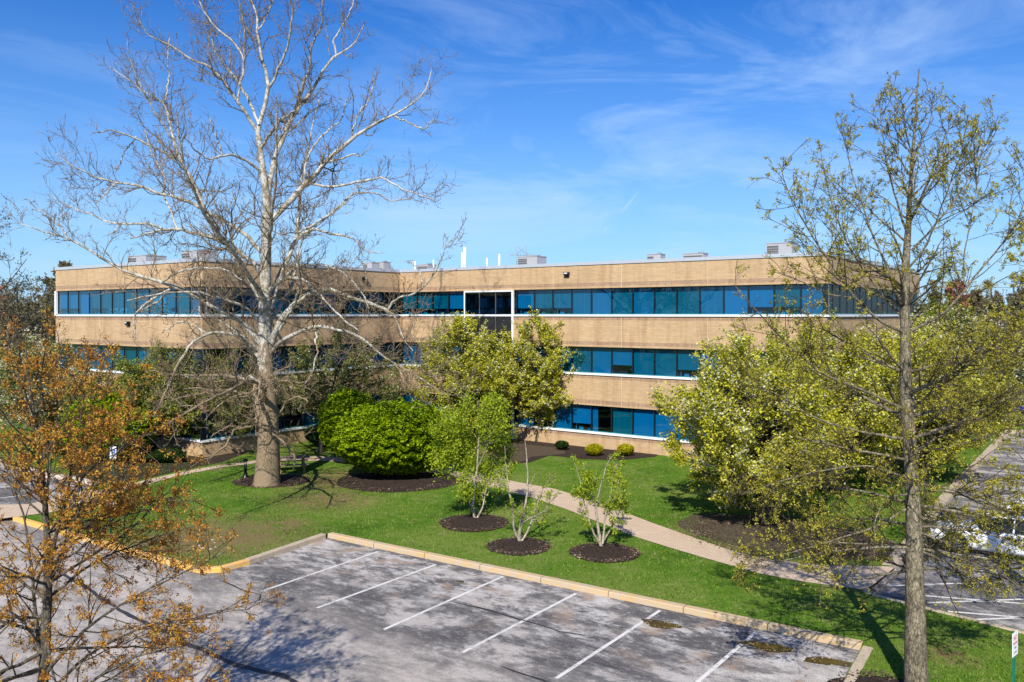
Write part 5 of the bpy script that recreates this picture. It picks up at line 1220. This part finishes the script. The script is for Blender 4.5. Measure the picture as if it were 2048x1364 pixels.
for i, (px, Y, H, lm, nl, lab) in enumerate([(1885, 88, 13.2, 'leaf_red', 12000, 'reddish budding tree right of the building end'), (1935, 96, 13.4, 'leaf_red', 9000, 'second reddish tree, farther right and behind'),
        (1985, 84, 12.6, 'leaf_bg', 12000, 'olive budding tree left of the right-edge oak'), (2040, 78, 13, 'leaf_bg', 12000, 'olive budding tree at the right edge'), (1860, 110, 14.6, 'leaf_bg', 8000, 'far grey tree behind the building end'), (2000, 64, 9.5, 'leaf_bg', 9000, 'low twiggy tree above the side lot'), (1955, 72, 10, 'leaf_bg', 9000, 'low twiggy tree left of the blue car'), (2090, 100, 15, 'leaf_bg', 9000, 'tall grey tree beyond the right edge')]):
    bare_tree('budding_tree', lab, bp(px, Y), H, 90 + i, leafm=lm, nl=nl, lsz=.2, group=g2, spread=.3)
# more trees of the wood edge, copies of two grown ones
def copy_tree(o, parent=None):
    c = o.copy(); COL.objects.link(c)
    if parent is not None: c.parent = parent
    for ch in o.children: copy_tree(ch, c)
    return c
rc = random.Random(3)
protoL = bare_tree('bare_tree', 'bare brown tree in the woods beyond the left wing', bp(30, 120), 15, 120, leafm='leaf_bg', nl=3500, lsz=.13, group='wood edge beyond the left wing', spread=.3, dens=1.15)
protoR = bare_tree('budding_tree', 'bare olive-brown tree in the woods beyond the side lot', bp(1990, 120), 15, 121, leafm='leaf_bg', nl=6000, lsz=.16, group='wood edge beyond the side lot', spread=.3, dens=1.15)
for proto, xs in ((protoL, (-60, 190)), (protoR, (1850, 2110))):
    for i in range(15):
        Y = 92 + 5.2 * i; px = rc.uniform(*xs); c = copy_tree(proto); x, y = bp(px, Y); c.location = (x, y, 0); c.rotation_euler = (0, 0, rc.uniform(0, 6.28)); q = rc.uniform(.75, 1.15) * (.9 + .02 * i / 3); c.scale = (q, q, q)
# far woods: one mass of many crowns
r0 = np.random.default_rng(99); cs_ = []
for k in range(420):
    az = r0.uniform(-.85, .85); Y = r0.uniform(150, 260); X = Y * az; cs_.append((X, Y, r0.uniform(6, 10)))
cs_ = np.array(cs_); k = 420; own = np.repeat(np.arange(len(cs_)), k); C_ = np.stack([cs_[own, 0], cs_[own, 1], cs_[own, 2] * .62], 1) + r0.normal(0, 1, (len(own), 3)) * np.stack([cs_[own, 2] * .32, cs_[own, 2] * .3, cs_[own, 2] * .33], 1)
C_[:, 2] = np.clip(C_[:, 2], .2, 22); v, f = leaves_arrays(C_, .34, r0)
tag(np_mesh('far_woods', v, f, M['leaf_bg']), 'far-off olive-brown woods along the horizon', 'woods', kind='stuff')

# far cream building at left
fb = empty('low_building', (-66, 112, 0), R(-4)); tag(fb, 'long low cream building with white roof edge, far left', 'building')
b = MB(); b.box(-30, 14, 0, 16, -.2, 6.3); b.build('wall', M['cream'], fb)
b = MB(); b.box(-30.4, 14.4, -.4, 16.4, 6.3, 6.9); b.build('roof', M['white_roof'], fb)
for i in range(9):
    b = MB(); b.box(-27 + i * 4.4, -25 + i * 4.4, -.04, -.01, 3.2, 4.6); b.build('window', M['car_glass'], fb)
# ------------------------------------------------------------------ small things
def sign(name, label, px, pyb, pyt, wpx, kind, lean=0, Y=None, rz=-.2, hw=None, ph=0.46):
    if Y is None: c = G(px, pyb); Y = c[1]
    else: c = ((px - CX) / F * Y, Y)
    o = empty(name, (*c, ZL), rz); tag(o, label, 'sign'); top = topz(pyt, Y) - ZL; wd = hw or wpx / F * Y
    b = MB(); b.box(-.03, .03, -.006, .006, -.1, top - .02); b.box(-.03, -.022, -.03, -.006, -.1, top - .02); b.box(.022, .03, -.03, -.006, -.1, top - .02); b.build('post', M['post_green'], o)
    b = MB(); b.box(-wd / 2, wd / 2, -.04, -.032, top - ph, top); b.build('panel', M['sign_white'], o)
    return o, wd, top
def text(parent, s, size, x, z, mat, y=-.0425):
    fc = bpy.data.curves.new('lettering', 'FONT'); fc.body = s; fc.size = size; fc.align_x = 'CENTER'; fc.extrude = .0008
    t = bpy.data.objects.new('t', fc); link(t); bpy.context.view_layer.update()
    me = bpy.data.meshes.new_from_object(t); bpy.data.objects.remove(t); me.materials.clear(); me.materials.append(mat)
    o = link(bpy.data.objects.new('lettering', me), parent); o.location = (x, y, z); o.rotation_euler = (R(90), 0, 0); return o
o, wd, top = sign('parking_sign', 'white sign with red lettering on a green post, bottom right corner', 2026, 0, 1263, 14, 'no', Y=16.4, rz=.75, hw=.32, ph=.46)
text(o, 'NO', .13, 0, top - .15, M['sign_red']); text(o, 'PARKING', .062, 0, top - .23, M['sign_red']); text(o, 'FIRE', .07, 0, top - .32, M['sign_grey']); text(o, 'LANE', .07, 0, top - .41, M['sign_grey'])
o, wd, top = sign('parking_sign', 'white and red sign on a green post beside the yellow kerb', 221, 1068, 995, 8, 'res', rz=.7, hw=.31)
text(o, 'NO', .12, 0, top - .14, M['sign_red']); text(o, 'PARKING', .06, 0, top - .22, M['sign_red']); b = MB(); b.box(-.1, .1, -.0425, -.041, top - .4, top - .36); b.build('arrow', M['sign_red'], o)
o, wd, top = sign('accessible_sign', 'white accessible parking sign with blue symbol before the rounded bush', 226, 960, 893, 7, 'acc', rz=.5, hw=.30, ph=.60)
b = MB(); b.box(-.09, .09, -.0425, -.041, top - .36, top - .14); b.build('symbol_panel', M['sign_blue'], o)
b = MB(); b.tube([(-.005, -.044, top - .165), (-.005, -.0445, top - .165)], .016, 10); b.box(-.012, .008, -.045, -.0435, top - .26, top - .185); b.box(.0, .05, -.045, -.0435, top - .262, top - .248); b.box(.04, .055, -.045, -.0435, top - .32, top - .262)
ang = [R(100 + 22 * i) for i in range(11)]
for p0, p1 in zip(ang[:-1], ang[1:]): b.bar((-.005 + .055 * math.cos(p0), -.0443, top - .285 + .055 * math.sin(p0)), (-.005 + .055 * math.cos(p1), -.0443, top - .285 + .055 * math.sin(p1)), .0015, .012)
b.build('symbol', M['sign_white'], o)
text(o, 'RESERVED', .05, 0, top - .45, M['sign_blue']); text(o, 'PARKING', .05, 0, top - .52, M['sign_blue'])

c = G(491, 956); o = empty('bollard_light', (*c, ZL)); tag(o, 'black bollard light with flared foot, left of the sycamore trunk', 'bollard light')
b = MB(); b.tube([(0, 0, -.02), (0, 0, .05), (0, 0, .12), (0, 0, .28)], [.20, .18, .12, .09], 16); b.build('foot', M['black'], o, True)
b = MB(); b.tube([(0, 0, .27), (0, 0, .70)], .075, 14); b.build('post', M['black'], o, True)
b = MB(); b.tube([(0, 0, .70), (0, 0, .86)], .06, 14); b.build('lens', M['lampglass'], o, True)
b = MB(); b.tube([(0, 0, .85), (0, 0, .90), (0, 0, .97), (0, 0, 1.0)], [.12, .13, .08, .02], 16); b.build('cap', M['black'], o, True)

c = G(588, 945); o = empty('picnic_table', (c[0] - .25, c[1] + .4, ZL), R(20)); tag(o, 'weathered wooden picnic table half hidden by the sycamore trunk', 'picnic table')
b = MB()
for i in range(5): b.box(-.95, .95, -.37 + i * .15, -.24 + i * .15, .72, .76)
b.build('tabletop', M['wood'], o)
for y0 in (-.78, .56):
    b = MB()
    for i in range(2): b.box(-.95, .95, y0 + i * .12, y0 + .1 + i * .12, .42, .46)
    b.build('bench', M['wood'], o)
for x in (-.62, .62):
    for s in (-1, 1):
        b = MB(); b.bar((x, s * .66, 0), (x, s * .22, .71), .09, .045); b.build('leg', M['wood2'], o)
    b = MB(); b.bar((x + .05, -.78, .39), (x + .05, .78, .39), .045, .09); b.build('cross_beam', M['wood2'], o)

c = G(297, 916); o = empty('trash_can', (*c, ZL), .3); tag(o, 'dark rounded bin by the left bright bush', 'trash can')
b = MB(); b.tube([(0, 0, 0), (0, 0, .03), (0, 0, .9)], [.38, .42, .46], 20); b.build('body', M['black'], o, True)
b = MB(); b.tube([(0, 0, .9), (0, 0, .98), (0, 0, 1.25)], [.50, .50, .22], 20); b.build('lid', M['hvac_dark'], o, True)

# stones on the bare patch
for i in range(9):
    c = G(random.uniform(395, 450), random.uniform(1070, 1100)); b = MB(); r_ = random.uniform(.03, .07)
    v_ = []
    for k in range(6):
        a = k * 1.05 + random.uniform(-.2, .2); v_.append((r_ * math.cos(a) * random.uniform(.7, 1.2), r_ * math.sin(a) * random.uniform(.6, 1)))
    b.face([(x, y, r_ * .35) for x, y in v_])
    for k in range(6): p, q = v_[k], v_[(k + 1) % 6]; b.face([(p[0] * 1.25, p[1] * 1.25, -.02), (q[0] * 1.25, q[1] * 1.25, -.02), (q[0], q[1], r_ * .35), (p[0], p[1], r_ * .35)])
    o = b.build('stone', M['concrete']); o.location = (*c, ZL); tag(o, 'small pale stone on the bare soil patch by the yellow kerb', 'stone', 'stones on the bare patch')

# cars
def car(loc, rz, paint, label, wagon=False):
    o = empty('parked_car', (*loc, 0), rz); tag(o, label, 'car')
    # x forward, half width profile ; stations (x, z_low, z_belt, halfw, z_top_shoulder)
    st = [(2.32, .42, .58, .55), (2.26, .28, .68, .74), (2.05, .22, .76, .86), (1.7, .20, .83, .90), (1.1, .20, .90, .915), (.6, .20, .95, .92), (-.4, .20, .97, .925), (-1.3, .20, .99, .915), (-1.8, .22, 1.00, .90), (-2.15, .26, .97, .84), (-2.30, .34, .90, .70), (-2.34, .45, .80, .58)]
    def section(x, zl, zt, hw):
        return [(x, -hw * .90, zl), (x, -hw, zl + .12), (x, -hw * 1.0, (zl + zt) / 2), (x, -hw * .985, zt - .10), (x, -hw * .90, zt - .02), (x, -hw * .5, zt + .025), (x, 0, zt + .035), (x, hw * .5, zt + .025), (x, hw * .90, zt - .02), (x, hw * .985, zt - .10), (x, hw, (zl + zt) / 2), (x, hw, zl + .12), (x, hw * .90, zl)]
    S = [section(*s) for s in st]; b = MB()
    for i in range(len(S) - 1):
        for k in range(12): b.face([S[i][k], S[i][k + 1], S[i + 1][k + 1], S[i + 1][k]])
        b.face([S[i][0], S[i + 1][0], S[i + 1][12], S[i][12]])
    b.face(S[0][::-1]); b.face(S[-1]); b.build('body', paint, o, True)
    # greenhouse
    g = [(1.05, .93, .78), (.35, 1.36, .63), (.1, 1.42, .62), (-.9, 1.43, .61), (-1.25, 1.36, .60), (-1.95, .99, .72)]
    b = MB(); rf_ = MB()
    for (x0, z0, w0), (x1, z1, w1) in zip(g[:-1], g[1:]):
        gl = (z0 < 1.3 or z1 < 1.3)
        (b if gl else rf_).face([(x0, -w0, z0), (x0, w0, z0), (x1, w1, z1), (x1, -w1, z1)])
    rf_.face([(.35, -.64, 1.36), (.1, -.63, 1.42), (.1, .63, 1.42), (.35, .64, 1.36)]) if False else None
    b.build('windscreen', M['car_glass'], o); rf_.build('roof', paint, o, True)
    for s in (-1, 1):
        q = MB(); up_l = [(x, s * w, z) for x, z, w in g]; lo_l = [(x, s * .86, .93) for x, z, w in g]
        for i in range(len(g) - 1): q.face([lo_l[i], lo_l[i + 1], up_l[i + 1], up_l[i]])
        q.build('side_window', M['car_glass'], o)
        q = MB()
        for i in range(len(g) - 1): q.bar(up_l[i], up_l[i + 1], .06, .05)
        q.bar((-.35, s * .865, .95), (-.38, s * .625, 1.43), .05, .04); q.build('pillar', paint, o)
        q = MB(); q.box(.72, .92, s * .93 - .09, s * .93 + .09, .93, 1.07); q.build('mirror', paint, o)
        q = MB(); q.box(2.10, 2.27, s * .64 - .14, s * .64 + .14, .60, .72); q.build('headlight', M['headlight'], o)
        q = MB(); q.box(-2.31, -2.2, s * .62 - .16, s * .62 + .16, .72, .86); q.build('tail_light', M['taillight'], o)
        for x in (1.42, -1.38):
            q = MB(); q.tube([(x, s * .70, .33), (x, s * .935, .33)], .33, 24); wl = q.build('wheel', M['rubber'], o, False)
            q = MB(); q.tube([(x, s * .93, .33), (x, s * .942, .33)], .21, 20); q.build('rim', M['rim'], wl)
            q = MB(); q.tube([(x, s * .90, .36), (x, s * .929, .36)], .39, 24); q.build('wheel_arch', M['black'], o)
    return o
cf = np.array(G(1868, 1097, 0)); fc_ = cf + u * 2.15 + vv * .75
car(fc_, TH + math.pi, M['car_white'], 'white sedan nosed to the side lot kerb, nearest the camera')
f2 = np.array(G(1965, 1042, 0)) + u * 2.9 + vv * 1.2
car(f2, TH + math.pi, M['car_white'], 'white car just behind the nearest white sedan')
car(np.array(G(2045, 828, 0)), TH + math.pi, M['car_blue'], 'dark blue car far back at the right edge')
scene.render.resolution_x, scene.render.resolution_y = 1024, 682
